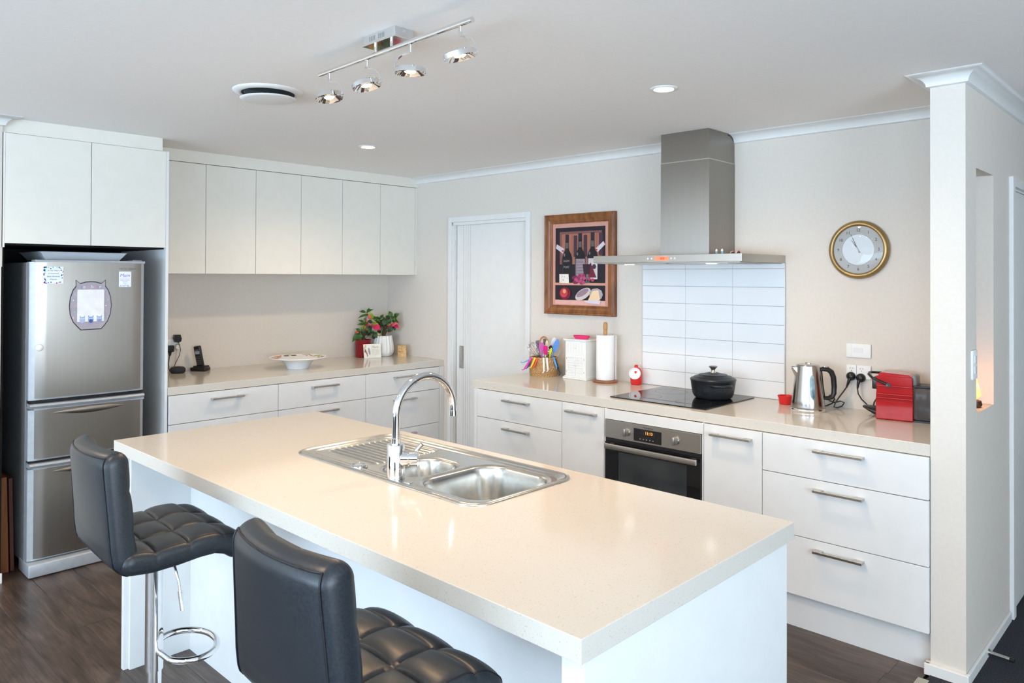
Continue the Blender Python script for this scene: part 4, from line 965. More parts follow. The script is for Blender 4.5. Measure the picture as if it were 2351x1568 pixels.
# whisks
for (r, f, top, rr, tl, lb) in ((-.055, -.01, .215, .034, -.035, 'large wire balloon whisk leaning left in the basket'), (-.02, .01, .20, .024, -.012, 'smaller wire whisk in the middle of the basket'), (.022, -.035, .185, .018, .004, 'small wire whisk at the front of the basket')):
    t = U('whisk', lb); b0 = bp_(r*.6, f, .12); e0 = bp_(r+tl, f, top); ax = (e0-b0).normalized(); q = ax.orthogonal().normalized(); w2 = ax.cross(q); Ln = (e0-b0).length
    put('shaft', MB().cyl(bp_(r*.2, f, .03), b0, .005, n=10), handle_m, t, smooth=50)
    m = MB()
    for k in range(7):
        an = PI*k/7; d = q*math.cos(an)+w2*math.sin(an)
        m.tube([b0+ax*(Ln*(math.sin(PI*s*.5 if s < 1 else PI*(2-s)*.5)))+d*rr*math.sin(PI*s/2)*0 + d*(rr*math.sin(PI*s)) for s in [i/14*2 for i in range(15)]], .0013, 5)
    put('wires', m, chrome_m, t, smooth=60)
def spoon(name, lb, p0, p1, w_, ln, mt, hm=None, thick=.004, square=False, facing=None):
    """utensil whose head sits at p1, shaft from p0"""
    t = U(name, lb); ax = (p1-p0).normalized(); fn = facing or Vector((.69, -.722, 0)); sd = ax.cross(fn).normalized(); fn = sd.cross(ax).normalized()
    put('shaft', MB().cyl(p0, p1-ax*ln*.8, .0042, n=10), hm or mt, t, smooth=50)
    c = p1-ax*ln*.1; n = 20; pts = []
    for k in range(n):
        a = 2*PI*k/n; cx_, cy_ = math.cos(a), math.sin(a)
        if square: cx_ = max(-1, min(1, cx_*1.35)); cy_ = max(-1, min(1, cy_*1.25))
        pts.append(c+sd*w_*cx_*(1 if not square else (.85+.15*cy_))+ax*ln*cy_-fn*thick/2)
    put('head', MB().prism(pts, fn*thick), mt, t, bevel=.001)
spoon('spatula', 'pink oval silicone spatula standing in the basket', bp_(-.01, -.02, .05), bp_(-.016, -.045, .195), .019, .033, flat(205, 95, 175, .4))
spoon('pastry_brush', 'hot pink silicone brush in the middle of the basket', bp_(.01, -.03, .05), bp_(.010, -.055, .175), .014, .030, flat(225, 20, 120, .4), flat(240, 215, 180), .008, True)
spoon('wooden_spoon', 'pale wooden spoon behind the pink brush', bp_(.01, 0, .05), bp_(.020, -.01, .215), .010, .022, flat(240, 215, 180, .6))
spoon('spatula', 'purple-grey spatula at the back left of the basket', bp_(-.02, .02, .05), bp_(-.038, .02, .205), .015, .030, flat(125, 105, 140, .4), square=True)
spoon('spatula', 'blue silicone spatula leaning right in the basket', bp_(.03, -.02, .05), bp_(.080, -.03, .205), .018, .046, flat(90, 145, 220, .4))
spoon('spatula', 'white spoon spatula behind the blue one', bp_(.03, .02, .05), bp_(.066, .02, .215), .018, .042, flat(232, 234, 238, .4))
spoon('ladle', 'black slotted spoon in the basket with rounded head', bp_(.02, 0, .05), bp_(.042, -.02, .172), .016, .036, flat(40, 40, 40, .4))
spoon('spatula', 'lime yellow spatula between the black and blue ones', bp_(.02, -.02, .05), bp_(.044, -.05, .168), .008, .026, flat(215, 225, 30, .4))
spoon('turner', 'dark grey turner at the back of the basket', bp_(.0, .03, .05), bp_(.006, .03, .225), .011, .020, flat(120, 105, 105, .4), square=True)
spoon('spatula', 'pale grey spatula leaning far right in the basket', bp_(.05, .02, .05), bp_(.104, .02, .150), .005, .028, flat(190, 195, 198, .4))
t = U('scissors', 'kitchen shears with a wooden looped grip, highest in the basket')
put('grip', MB().tube([bp_(0+.027*math.cos(a), .0, .215+.042*math.sin(a)) for a in [PI*k/12 for k in range(13)]]+[bp_(-.028, .0, .19)], .0055, 10), woodl_m, t, smooth=60)
put('blade', MB().prism([bp_(-.026, 0, .19), bp_(.026, 0, .21), bp_(.006, 0, .05), bp_(-.004, 0, .05)], fo*.003), handle_m, t)
# hook-ended handles hanging over the rim
def hung(lb, a0, z0, a1, z1, mt, f0=-.085, f1=-.10, cr=.0058):
    t = thing('hooked_tool', lb, 'utensil', tuple(bp_(a0, f0, z0)), 'coloured clips hanging over the basket rim')
    p0, p1 = bp_(a0, f0, z0), bp_(a1, f1, z1); sd = (p1-p0).normalized().cross(Vector((.69, -.722, 0))).normalized()
    put('shank', MB().tube([p0-fo*-.012+Vector((0, 0, -.004)), p0+Vector((0, 0, .004)), p0.lerp(p1, .5), p1], [cr*.8, cr, cr, cr*.8], 8), mt, t, smooth=50)
    put('hook', MB().tube([p1, p1+(p1-p0).normalized()*.008+sd*.004, p1+(p1-p0).normalized()*.010+sd*.012], .0032, 8), mt, t, smooth=50)
hung('light blue clip hanging furthest left off the basket', -.082, .112, -.140, .088, flat(110, 175, 235, .35), -.02, -.03, .004)
hung('magenta clip hanging left off the basket rim', -.080, .122, -.132, .048, flat(215, 60, 165, .35), -.045, -.06, .0065)
hung('dark blue clip half hidden behind the magenta one', -.085, .10, -.110, .055, flat(60, 80, 190, .35), -.03, -.035)
hung('yellow clip over the front left of the rim', -.060, .120, -.086, .066, flat(250, 205, 30, .35), -.072, -.085, .0068)
hung('orange-red clip next to the yellow one', -.044, .118, -.068, .066, flat(215, 75, 50, .35), -.082, -.09, .0068)
hung('white clip hanging longest at the front of the basket', -.005, .122, -.003, .040, flat(245, 245, 245, .35), -.092, -.102, .0068)
hung('white clip right of the longest one', .016, .122, .024, .050, flat(243, 243, 243, .35), -.090, -.10, .0068)
hung('blue clip on the right of the basket rim', .062, .122, .082, .066, flat(85, 160, 230, .35), -.065, -.078, .0068)
hung('long black handle hanging at the far right of the basket', .070, .128, .104, .022, flat(35, 38, 42, .35), -.05, -.065, .005)
# mini white cabinet
t = thing('spice_cabinet', 'small white louvred wooden cabinet on the benchtop', 'cabinet', (2.19, -.09, H))
mx0, mx1, my0, my1 = 2.106, 2.271, -.152, -.022
put('body', MB().box(mx0, mx1, my0, my1, H+.018, H+.248), whitem_m, t)
put('plinth', MB().box(mx0-.014, mx1+.014, my0-.012, my1+.012, H+.0005, H+.012).box(mx0-.008, mx1+.008, my0-.007, my1+.008, H+.012, H+.019), whitem_m, t, bevel=.002)
put('top', MB().box(mx0-.012, mx1+.012, my0-.012, my1+.010, H+.250, H+.257).box(mx0-.006, mx1+.006, my0-.006, my1+.006, H+.244, H+.250), whitem_m, t, bevel=.002)
o = put('drawer', MB().box(mx0+.010, mx1-.010, my0-.003, my0, H+.160, H+.238), whitem_m, t)
m = MB()
for k in range(6): m.box(mx0+.024+k*.0225, mx0+.0246+k*.0225, my0-.0034, my0-.0028, H+.166, H+.232)
put('groove', m, flat(170, 172, 170), o)
put('knob', MB().lathe([(0, .006), (.003, .005), (.002, 0)], (2.1885, my0-.003, H+.20), 10, M=RX), handle_m, o)
for k in range(2):
    a = mx0+.010+k*.0735; o = put('door', MB().box(a, a+.0715, my0-.003, my0, H+.024, H+.152), whitem_m, t, bevel=.0006)
    m = MB()
    for j in range(7): m.box(-.026, .026, -.0012, .0012, -.0065, .0065, Matrix.Translation((a+.0357, my0-.0035, H+.040+j*.016)) @ Matrix.Rotation(.35, 4, 'X'))
    put('louvre', m, whitem_m, o)
    put('knob', MB().lathe([(0, .005), (.0025, .004), (.002, 0)], (a+(.066 if k == 0 else .0055), my0-.003, H+.088), 10, M=RX), handle_m, o)
    put('hinge', MB().box(a+(0 if k == 0 else .0695), a+(.002 if k == 0 else .0715), my0-.0042, my0-.003, H+.044, H+.054).box(a+(0 if k == 0 else .0695), a+(.002 if k == 0 else .0715), my0-.0042, my0-.003, H+.125, H+.135), flat(120, 112, 100, .4), o)
m = MB().loft([[Vector((2.192+a*sx_, -.095+b*sy_, H+.2575+z_)) for a, b in [(math.cos(2*PI*k/28), math.sin(2*PI*k/28)) for k in range(28)]] for sx_, sy_, z_ in ((.052, .022, 0), (.062, .028, .012), (.066, .030, .022), (.062, .028, .022), (.050, .020, .006))])
single('pink_dish', m, pink_m, 'bright pink oval dish on top of the spice cabinet', 'dish', smooth=40)
# paper towel
tx_, ty_ = 2.392, -.108
t = thing('towel_holder', 'wooden paper towel holder with turned brown knob', 'towel holder', (tx_, ty_, H))
put('base', MB().lathe([(0, 0), (.077, 0), (.080, .006), (.077, .013), (0, .014)], (tx_, ty_, H+.0005), 44), noisy(mat('brown_varnish', (.28, .10, .04), .3), (.24, .085, .03), (.32, .12, .05), 20), t, smooth=40)
put('post', MB().lathe([(.010, .013), (.010, .300), (.0135, .302), (.0135, .318), (.0115, .322), (.0135, .326), (.0145, .345), (.0135, .368), (.009, .374), (0, .376)], (tx_, ty_, H), 24), woodl_m, t, smooth=40)
a_ = Vector((tx_, ty_, H))+ri*.066+fo*.005
put('arm', MB().box(-.005, .005, -.003, .003, .012, .292, Matrix.Translation(a_)), whitem_m, t, bevel=.001)
m = MB(); pr = []
m.lathe([(.019, .016), (.0555, .016), (.0565, .018), (.0565, .292), (.055, .294), (.019, .294), (.019, .016)], (tx_, ty_, H), 56)
single('paper_roll', m, paper_m, 'white paper towel roll on the wooden holder', 'paper towel', smooth=40)
# salt pig
sx_, sy_ = 2.592, -.060
t = thing('salt_pig', 'red ceramic salt pig with round white mouth', 'jar', (sx_, sy_, H))
put('body', MB().lathe([(0, 0), (.030, 0), (.035, .004), (.036, .05), (.033, .082), (.024, .098), (.012, .104), (.011, .116), (.008, .119), (0, .1195)], (sx_, sy_, H+.0005), 36), redp_m, t, smooth=50)
vv = Vector((.45, -.86, .24)).normalized(); M_ = vv.to_track_quat('Z', 'Y').to_matrix().to_4x4()
put('mouth', MB().lathe([(.026, -.006), (.033, .010), (.0355, .017), (.0335, .017), (.030, .011), (.024, .0055), (0, .004)], Vector((sx_-.004, sy_, H+.060))+vv*.033, 36, M=M_), whitec_m, t, smooth=50, label='white glazed mouth')
put('spoon', MB().lathe([(0, 0), (.005, .003), (.006, .01), (0, .016)], Vector((sx_, sy_, H+.040))+vv*.044, 12), whitec_m, t, smooth=60)
# ramekin
single('ramekin', MB().lathe([(0, 0), (.030, 0), (.032, .003), (.035, .030), (.039, .040), (.040, .0435), (.038, .0445), (.034, .036), (.030, .006), (0, .005)], (3.555, -.112, H+.0005), 40), [redp_m], 'small red ramekin left of the kettle', 'bowl', smooth=50)
# kettle
kx, ky = 3.713, -.212; KZ = H+.0005
t = thing('kettle', 'polished steel electric kettle with black handle', 'kettle', (kx, ky, KZ))
kst = noisy(mat('polished_steel', (.62, .60, .58), .13, 1), (.44, .42, .40), (.47, .45, .43), 90, stretch=(1, 1, .02), rough=(.15, .20))
put('power_base', MB().lathe([(0, 0), (.080, 0), (.082, .004), (.082, .012), (.080, .015)], (kx, ky, KZ), 44), chrome_m, t, smooth=40)
put('body', MB().lathe([(.079, .016), (.080, .024), (.0755, .06), (.068, .12), (.060, .19), (.056, .222), (.054, .223)], (kx, ky, KZ), 52), kst, t, smooth=50)
put('lid', MB().lathe([(.0555, .222), (.053, .227), (.040, .230), (0, .231)], (kx, ky, KZ), 44).rbox(kx-.012, kx+.012, ky-.006, ky+.006, KZ+.229, KZ+.237, .002), kst, t, smooth=40)
def kp(r, z, f=0): return Vector((kx, ky, KZ))+ri*r+fo*f+Vector((0, 0, z))
put('handle', MB().tube([kp(.050, .196), (kp(.072, .205)), kp(.098, .203), kp(.116, .190), kp(.126, .165), (kp(.130, .12)), kp(.129, .085), kp(.120, .066), kp(.100, .060), kp(.078, .062)], [.009, .011, .0125, .0135, .0135, .013, .0125, .012, .011, .009], 14).tube([kp(.062, .20), kp(.068, .13), kp(.078, .062)], .0085, 10), blackp_m, t, smooth=60)
put('thumb_switch', MB().rbox(-.012, .012, -.006, .006, -.003, .005, .002, Matrix.Translation(kp(.090, .214)) @ Matrix.Rotation(math.radians(44), 4, 'Z')), chrome_m, t, smooth=40)
m = MB(); m.loft([[kp(-.056, .185, -.016), kp(-.062, .165, 0), kp(-.056, .185, .016), kp(-.052, .215, .01), kp(-.052, .215, -.01)], [kp(-.080, .214, -.007), kp(-.082, .206, 0), kp(-.080, .214, .007), kp(-.079, .219, .004), kp(-.079, .219, -.004)]]); put('spout', m, kst, t, smooth=30)
gd = (-fo*.97).normalized(); g0 = kp(-.003, 0, 0)
m = MB(); rg = []
for s in [k/14 for k in range(15)]:
    z = .062+.120*s; rr = (.0757+(.0605-.0757)*(z-.06)/.12)+.0012; hw = .0105*(1-abs(2*s-1)**4)**.5+.001
    c = Vector((kx, ky, KZ+z)); rg.append([c-fo*math.sqrt(rr*rr-(hw*u)**2)+ri*(hw*u-.004) for u in (-1, -.5, 0, .5, 1)])
m.loft(rg, closed=False, cap=False); put('water_gauge', m, noisy(mat('blue_gauge', (.10, .22, .28), .1), (.06, .14, .19), (.30, .42, .46), 18), t, smooth=60, label='blue-tinted water level window')
# coffee machine (its left side faces the photo)
t = thing('coffee_machine', 'glossy red capsule coffee machine with black drip tray', 'coffee machine', (4.10, -.14, H), rz=math.radians(8))
def C(x0, x1, y0, y1, z0, z1): return x0, x1, y0, y1, z0, z1
m = MB(); pr = [(-.080, .0), (-.079, .09), (-.077, .13), (-.072, .19), (-.068, .210), (-.058, .219), (.060, .213), (.070, .205), (.076, .19), (.078, .0)]
m.prism([(a, -.060, b) for a, b in pr], (0, .115, 0)); put('housing', m, red_m, t, bevel=.006, local=True, seg=3)
m = MB(); m.rbox(-.076, .075, -.065, -.058, .160, .2035, .003).rbox(-.077, .076, -.066, -.058, .118, .122, .0015).rbox(-.077, .0765, -.066, -.058, .100, .105, .0015).rbox(-.077, .0765, -.064, -.058, .005, .088, .002)
put('side_panel', m, red_m, t, local=True)
for zz, rr in ((.158, .0035), (.120, .004), (.1025, .004)): put('ridge', MB().cyl((-.075, -.0645, zz), (.074, -.0645, zz), rr, n=16), red_m, t, smooth=60, local=True)
put('lettering', textmesh('NESPRESSO', .017, frameM((0, -.0642, .028), (1, 0, 0), (0, 0, 1)), depth=.0006), flat(205, 40, 60, .2), t, local=True)
put('lever_arm', MB().tube([(-.022, -.068, .163), (-.06, -.070, .178), (-.092, -.066, .192), (-.112, -.040, .204), (-.116, 0, .208), (-.112, .03, .207), (-.085, .045, .205), (-.06, .04, .207)], [.0065, .006, .006, .006, .006, .006, .006, .005], 10).cyl((-.024, -.060, .163), (-.024, -.074, .163), .010, n=18), blackp_m, t, smooth=50, local=True)
put('pivot_cap', MB().cyl((-.028, -.073, .162), (-.028, -.0755, .162), .005, n=14), chrome_m, t, smooth=40, local=True)
put('spout_head', MB().rbox(-.100, -.070, -.030, .030, .135, .190, .005), blackp_m, t, smooth=40, local=True)
put('drip_tray', MB().loft([[Vector((x_, w_*math.cos(q), .012+zt+(h_ if math.sin(q) > 0 else -h_*0)-(0 if math.sin(q) > 0 else 0)+h_*.0)) if False else Vector((x_, w_*math.cos(q), zc_+h_*math.sin(q))) for q in [2*PI*k/16 for k in range(16)]] for x_, w_, zc_, h_, zt in ((-.070, .050, .026, .025, 0), (-.095, .050, .033, .020, 0), (-.120, .046, .041, .012, 0), (-.138, .036, .046, .005, 0), (-.143, .02, .048, .002, 0))]), blackp_m, t, smooth=50, local=True)
put('cord', MB().tube([(-.075, .02, .09), (-.088, .02, .085), (-.098, .015, .065), (-.10, .01, .05)], .0035, 8), blackp_m, t, smooth=60, local=True)
put('rear_cap', MB().rbox(.066, .092, -.050, .050, .150, .212, .010), grayp_m, t, smooth=40, local=True)
smoke = mat('smoked_plastic', (.42, .44, .45), .05, trans=.9, ior=1.15)
put('water_tank', MB().rbox(.079, .160, -.058, .050, .012, .158, .008), smoke, t, smooth=40, local=True)
put('tank_lid', MB().rbox(.078, .162, -.060, .052, .158, .168, .003), blackp_m, t, smooth=40, local=True)
put('foot', MB().box(-.07, .16, -.05, .045, 0, .008), blackp_m, t, local=True)
t = thing('steel_mug', 'steel travel mug behind the coffee machine by the nib wall', 'mug', (4.318, -.135, H))
put('cup', MB().lathe([(0, 0), (.026, 0), (.028, .004), (.032, .07), (.035, .125), (.036, .127), (.033, .126), (.028, .02), (0, .01)], (4.318, -.135, H+.0005), 32), kst, t, smooth=50)
put('band', MB().lathe([(.0305, .035), (.0330, .07), (.0345, .10), (.034, .035)], (4.318, -.135, H+.0005), 32), blackp_m, t, smooth=50)
# ------------------------------------------------------------------ left benchtop items
# pedestal dish
cx, cy = .415, -1.098
t = thing('pedestal_dish', 'white pedestal dish painted with fruit and leaves', 'dish', (cx, cy, H))
put('bowl', MB().lathe([(0, .006), (.070, .004), (.074, 0), (.077, 0), (.080, .010), (.092, .035), (.118, .058), (.196, .074), (.199, .078), (.196, .081), (.12, .066), (.10, .058), (.05, .048), (0, .046)], (cx, cy, H+.0005), 64), whitec_m, t, smooth=50)
m = MB(); mats = [flat(225, 110, 70, .2)]
def dz_(r): return H+.0005+(.081-(.196-r)*(.015/.076) if r > .12 else .066-(.12-r)*.4 if r > .10 else .058-(.1-r)*.2)+.0012
def petal(mt, r, a, lr, la, n=14, rot=0):
    if mt not in mats: mats.append(mt)
    m.mi = mats.index(mt); vs = []
    a = math.radians(a)
    for k in range(n):
        q = 2*PI*k/n; u, v = lr*math.cos(q), la*math.sin(q); u, v = u*math.cos(rot)-v*math.sin(rot), u*math.sin(rot)+v*math.cos(rot)
        X_, Y_ = (r+u)*math.cos(a)-v*math.sin(a), (r+u)*math.sin(a)+v*math.cos(a); rr = math.hypot(X_, Y_)
        vs.append(m.bm.verts.new((cx+X_, cy+Y_, dz_(min(.196, rr)))))
    m._f(vs); m.mi = 0
og, rd, nv, gr_, gd_ = flat(232, 130, 80, .2), flat(222, 105, 80, .2), flat(85, 85, 105, .2), flat(165, 165, 70, .2), flat(110, 120, 60, .2)
for a, mt, r, lr, la, ro in ((-100, rd, .15, .012, .045, 0), (-88, gd_, .15, .004, .03, .3), (-125, og, .155, .024, .026, 0), (-118, gr_, .175, .006, .02, .4), (-60, og, .15, .022, .028, 0), (180, nv, .16, .014, .022, 0), (160, nv, .16, .014, .022, 0), (170, gr_, .178, .006, .02, .2), (205, rd, .16, .016, .022, 0), (215, gr_, .17, .008, .02, .6), (125, rd, .150, .007, .009, 0), (120, rd, .172, .007, .009, 0), (112, rd, .155, .007, .009, 0), (130, gr_, .175, .006, .03, .3), (95, gr_, .165, .010, .035, .7), (80, gr_, .155, .008, .035, -.5), (70, gd_, .175, .006, .03, .2), (60, rd, .165, .008, .02, .3), (30, gr_, .16, .010, .03, .3), (0, rd, .155, .018, .024, 0), (-25, nv, .16, .014, .02, 0), (-150, rd, .15, .010, .035, .3), (-160, gr_, .17, .008, .03, 0)):
    petal(mt, r, a, lr, la, rot=ro)
put('painted_fruit', m, mats, t)
# phone
t = thing('cordless_phone', 'black cordless phone standing in its charging cradle', 'phone', (.085, -1.655, H), rz=math.radians(38))
put('cradle', MB().rbox(-.055, .055, -.040, .040, 0, .026, .008).rbox(-.040, .046, -.028, .042, .020, .036, .006), blackp_m, t, smooth=40, local=True)
M_ = Matrix.Translation((.006, .0, .020)) @ Matrix.Rotation(math.radians(-7), 4, 'Y') @ Matrix.Rotation(math.radians(8), 4, 'X')
o = put('handset', MB().rbox(-.023, .023, -.013, .013, 0, .155, .007, M_), blackp_m, t, smooth=40, local=True)
put('screen', MB().box(-.015, .015, -.0136, -.0128, .100, .122, M_), flat(150, 155, 170, .2), o, local=True)
m = MB()
for a in range(3):
    for b in range(5): m.box(-.014+a*.0105, -.0075+a*.0105, -.0138, -.0128, .028+b*.0125, .0335+b*.0125, M_)
put('keypad', m, flat(110, 112, 116), o, local=True)
put('speaker_slot', MB().box(-.010, .010, -.0136, -.0128, .128, .131, M_), flat(150, 150, 152), o, local=True)
# smart speaker
t = thing('smart_speaker', 'small round charcoal smart speaker beside the fridge panel', 'speaker', (.10, -1.815, H))
put('shell', MB().lathe([(0, 0), (.040, 0), (.047, .006), (.050, .018), (.048, .030), (.040, .039), (.02, .042), (0, .042)], (.10, -1.815, H+.0005), 40), blackf_m, t, smooth=60)
# left wall socket, plugs and cords
t = thing('power_socket', 'white power socket on the left wall beside the fridge panel', 'socket', (0, -1.84, 1.09))
put('plate', MB().rbox(.0005, .009, -1.90, -1.785, 1.055, 1.125, .003), whitem_m, t, smooth=40)
m = MB()
for dy, dz in ((-.006, .006), (.006, .006), (0, -.006)): m.box(.0088, .0094, -1.845+dy-.0008, -1.845+dy+.0008, 1.10+dz-.0035, 1.10+dz+.0035)
put('slots', m, dark_m, t)
t = thing('power_adaptor', 'black power adaptor plugged in at the upper right of the socket', 'adaptor', (.01, -1.786, 1.125))
put('adaptor_body', MB().loft([[Vector((.0095+d, -1.790+a*s, 1.127+b*s)) for a, b in ((-.020, .028), (.016, .028), (.024, .002), (.020, -.018), (.004, -.026), (-.016, -.022), (-.024, .0))] for d, s in ((0, .95), (.006, 1), (.036, 1), (.042, .85))]), blackp_m, t, smooth=30)
put('cord', MB().tube([(.03, -1.785, 1.103), (.034, -1.775, 1.08), (.036, -1.770, 1.05), (.036, -1.780, 1.01), (.036, -1.800, .97), (.045, -1.815, .945), (.055, -1.823, .938)], .0022, 8), blackp_m, t, smooth=60)
t = thing('power_adaptor', 'black plug partly hidden behind the fridge panel', 'adaptor', (.01, -1.835, 1.065))
put('adaptor_body', MB().rbox(.0095, .045, -1.865, -1.815, 1.04, 1.085, .006).lathe([(.012, -.006), (.006, -.03)], (.028, -1.838, 1.045), 12), blackp_m, t, smooth=40)
put('cord', MB().tube([(.028, -1.838, 1.03), (.032, -1.845, 1.0), (.034, -1.85, .96), (.036, -1.848, .925), (.05, -1.845, .910)], .0036, 8), blackp_m, t, smooth=60)
t = thing('round_plug', 'white round plug under the black adaptor', 'plug', (.01, -1.783, 1.07))
put('plug_body', MB().lathe([(0, .022), (.016, .021), (.020, .014), (.021, 0)], (.0095, -1.782, 1.070), 28, M=Matrix.Rotation(PI/2, 4, 'Y')), flat(225, 220, 210, .4), t, smooth=50)
put('cord', MB().tube([(.02, -1.788, 1.048), (.018, -1.793, 1.0), (.02, -1.80, .95), (.03, -1.79, .92), (.045, -1.75, .906), (.055, -1.71, .906)], .0018, 6), flat(200, 190, 175, .4), t, smooth=60)
single('wall_bracket', MB().cyl((.02, -1.86, 1.165), (.012, -1.853, 1.205), .004, .007, n=10), blackp_m, 'black bracket tip showing past the fridge panel', 'bracket', smooth=40)
# vases and plants
t = thing('red_vase', 'dark red glass vase holding the left plant', 'vase', (.126, -.338, H))
put('vase', MB().lathe([(0, 0), (.056, 0), (.060, .003), (.063, .010), (.064, .138), (.0655, .142), (.062, .142), (.058, .02), (0, .012)], (.126, -.338, H+.0005), 44), darkred_m, t, smooth=50)
t = thing('white_planter', 'white faceted ceramic planter in the corner', 'vase', (.165, -.165, H))
def rib(a, z):
    s = max(0, min(1, (z-.03)/.03)); return 1+.085*(abs((a*18/(2*PI)) % 1-.5)*2-.5)*(.4+.6*s)+(.02*math.cos(9*a)*(1-s) if z < .06 else 0)
put('planter', MB().lathe([(0, 0), (.058, 0), (.070, .008), (.082, .030), (.086, .055), (.082, .09), (.074, .135), (.069, .165), (.066, .168), (.062, .164), (.06, .14), (0, .138)], (.165, -.165, H+.0005), 216, rfun=rib), whitem_m, t, smooth=20)
put('soil', MB().lathe([(0, .146), (.062, .144)], (.165, -.165, H+.0005), 24), flat(50, 35, 25), t)
# unit leaf: length 1 along x, width 1, gently folded
lv = MB(); n = 8; mid_ = []; lf = []; rg_ = []
for k in range(n+1):
    s = k/n; w_ = (math.sin(PI*min(1, s*1.05+.02))**.75)*(1-.35*s)*.62 if 0 < k < n else .02
    z_ = .10*math.sin(PI*s)-.10*s*s
    mid_.append(lv.bm.verts.new((s, 0, z_))); lf.append(lv.bm.verts.new((s-.02, w_*.5/.5*.5, z_+.10*w_))); rg_.append(lv.bm.verts.new((s-.02, -w_*.5, z_+.10*w_)))
for k in range(n): lv._f([mid_[k], mid_[k+1], lf[k+1], lf[k]]); lv._f([mid_[k+1], mid_[k], rg_[k], rg_[k+1]])
leaf_me = lv.mesh('leaf', smooth=60)
def leafmat(c1, c2):
    m_ = flat(*c1, .45); return m_
GREEN, DKG, LIME, PINK, LPINK, REDL = (52, 92, 28), (30, 62, 24), (140, 150, 40), (222, 45, 95), (232, 95, 115), (205, 70, 60)
leaf_by = {}
def leafmesh(c):
    if c not in leaf_by:
        me = leaf_me.copy(); me.materials.append(noisy(mat('leaf_%d_%d_%d' % c, (0, 0, 0), .42), *[[(v/255)**2.2*f for v in c] for f in (.75, 1.2)], 30, stretch=(1, 1, 1)))
        leaf_by[c] = me
    return leaf_by[c]
CAMP = Vector((5.234785, -3.93072, 1.558095))
def plant(name, label, root, depth0, specs, rnd):
    """specs: (right offset, up offset) of base and tip in metres from the pot mouth; forward offset is random"""
    t = thing(name, label, 'plant', root); R0 = Vector(root); stems = MB(); g = random.Random(rnd)
    for (bx0, bz0, tx0, tz0, w_, c) in specs:
        f = g.uniform(-.045, .035); P0 = R0+ri*bx0+fo*f+Vector((0, 0, bz0)); Q = R0+ri*tx0+fo*(f+g.uniform(-.03, .03))+Vector((0, 0, tz0))
        ax = (Q-P0)*1.22; P0 = P0-ax*.08; ln = ax.length; ax.normalize(); nr = (CAMP-P0).normalized()+Vector((g.uniform(-.35, .35), g.uniform(-.35, .35), g.uniform(.1, .6)))
        sd = nr.cross(ax).normalized(); nr = ax.cross(sd).normalized()
        o = bpy.data.objects.new('leaf', leafmesh(c)); COL.objects.link(o); o.parent = t
        M_ = Matrix(((ax.x*ln, sd.x*w_*3.4, nr.x*ln, P0.x-R0.x), (ax.y*ln, sd.y*w_*3.4, nr.y*ln, P0.y-R0.y), (ax.z*ln, sd.z*w_*3.4, nr.z*ln, P0.z-R0.z), (0, 0, 0, 1)))
        o.matrix_local = M_
        stems.tube([R0+Vector((bx0*.08, 0, -.02)), R0+ri*bx0*.35+fo*f*.4+Vector((0, 0, bz0*.5)), P0], [.0022, .0018, .0012], 5)
    put('stems', stems, flat(85, 80, 50), t, smooth=60)
    return t
S_ = .0638*5.99/1728.5*.985          # metres per zoom pixel at the plants' distance, measured once from the photo
def conv(L0, ox, oy): return [((a-ox)*S_, (oy-b)*S_, (c-ox)*S_, (oy-d)*S_, w_*S_*.62, col) for a, b, c, d, w_, col in L0]
p1 = [(710,280,485,240,110,GREEN),(760,280,990,165,110,GREEN),(800,250,860,125,100,GREEN),(760,380,490,465,90,GREEN),(930,520,890,265,210,LIME),(925,510,895,330,70,LPINK),(950,520,1125,480,130,GREEN),(660,660,490,560,100,GREEN),(640,720,420,735,90,GREEN),(700,700,690,580,100,GREEN),(740,500,690,570,70,GREEN),(740,800,560,980,200,LIME),(780,640,720,850,130,LIME),(1000,720,1200,680,150,LIME),(900,730,770,510,60,LPINK),(900,720,740,800,70,PINK),(970,740,1260,930,240,PINK),(540,970,390,880,110,GREEN),(500,1060,265,1350,180,GREEN),(500,1010,360,1010,70,REDL),(600,1010,690,1050,70,REDL),(620,1150,560,1540,260,GREEN),(650,1150,440,1200,120,GREEN),(760,1000,1050,1050,150,DKG),(900,1000,960,780,130,DKG),(1000,1100,1050,1290,180,DKG),(1080,1030,1180,1210,150,DKG),(850,760,800,960,100,DKG),(870,600,1050,620,110,DKG),(600,1080,900,1120,140,DKG),(560,1000,330,1050,110,GREEN),(760,340,840,420,90,GREEN),(700,900,620,1060,120,DKG),(820,600,960,680,130,DKG)]
plant('potted_plant', 'poinsettia with pink and lime bracts in the red vase', (.126, -.338, H+.142), 0, conv(p1, 640, 1290), 5)
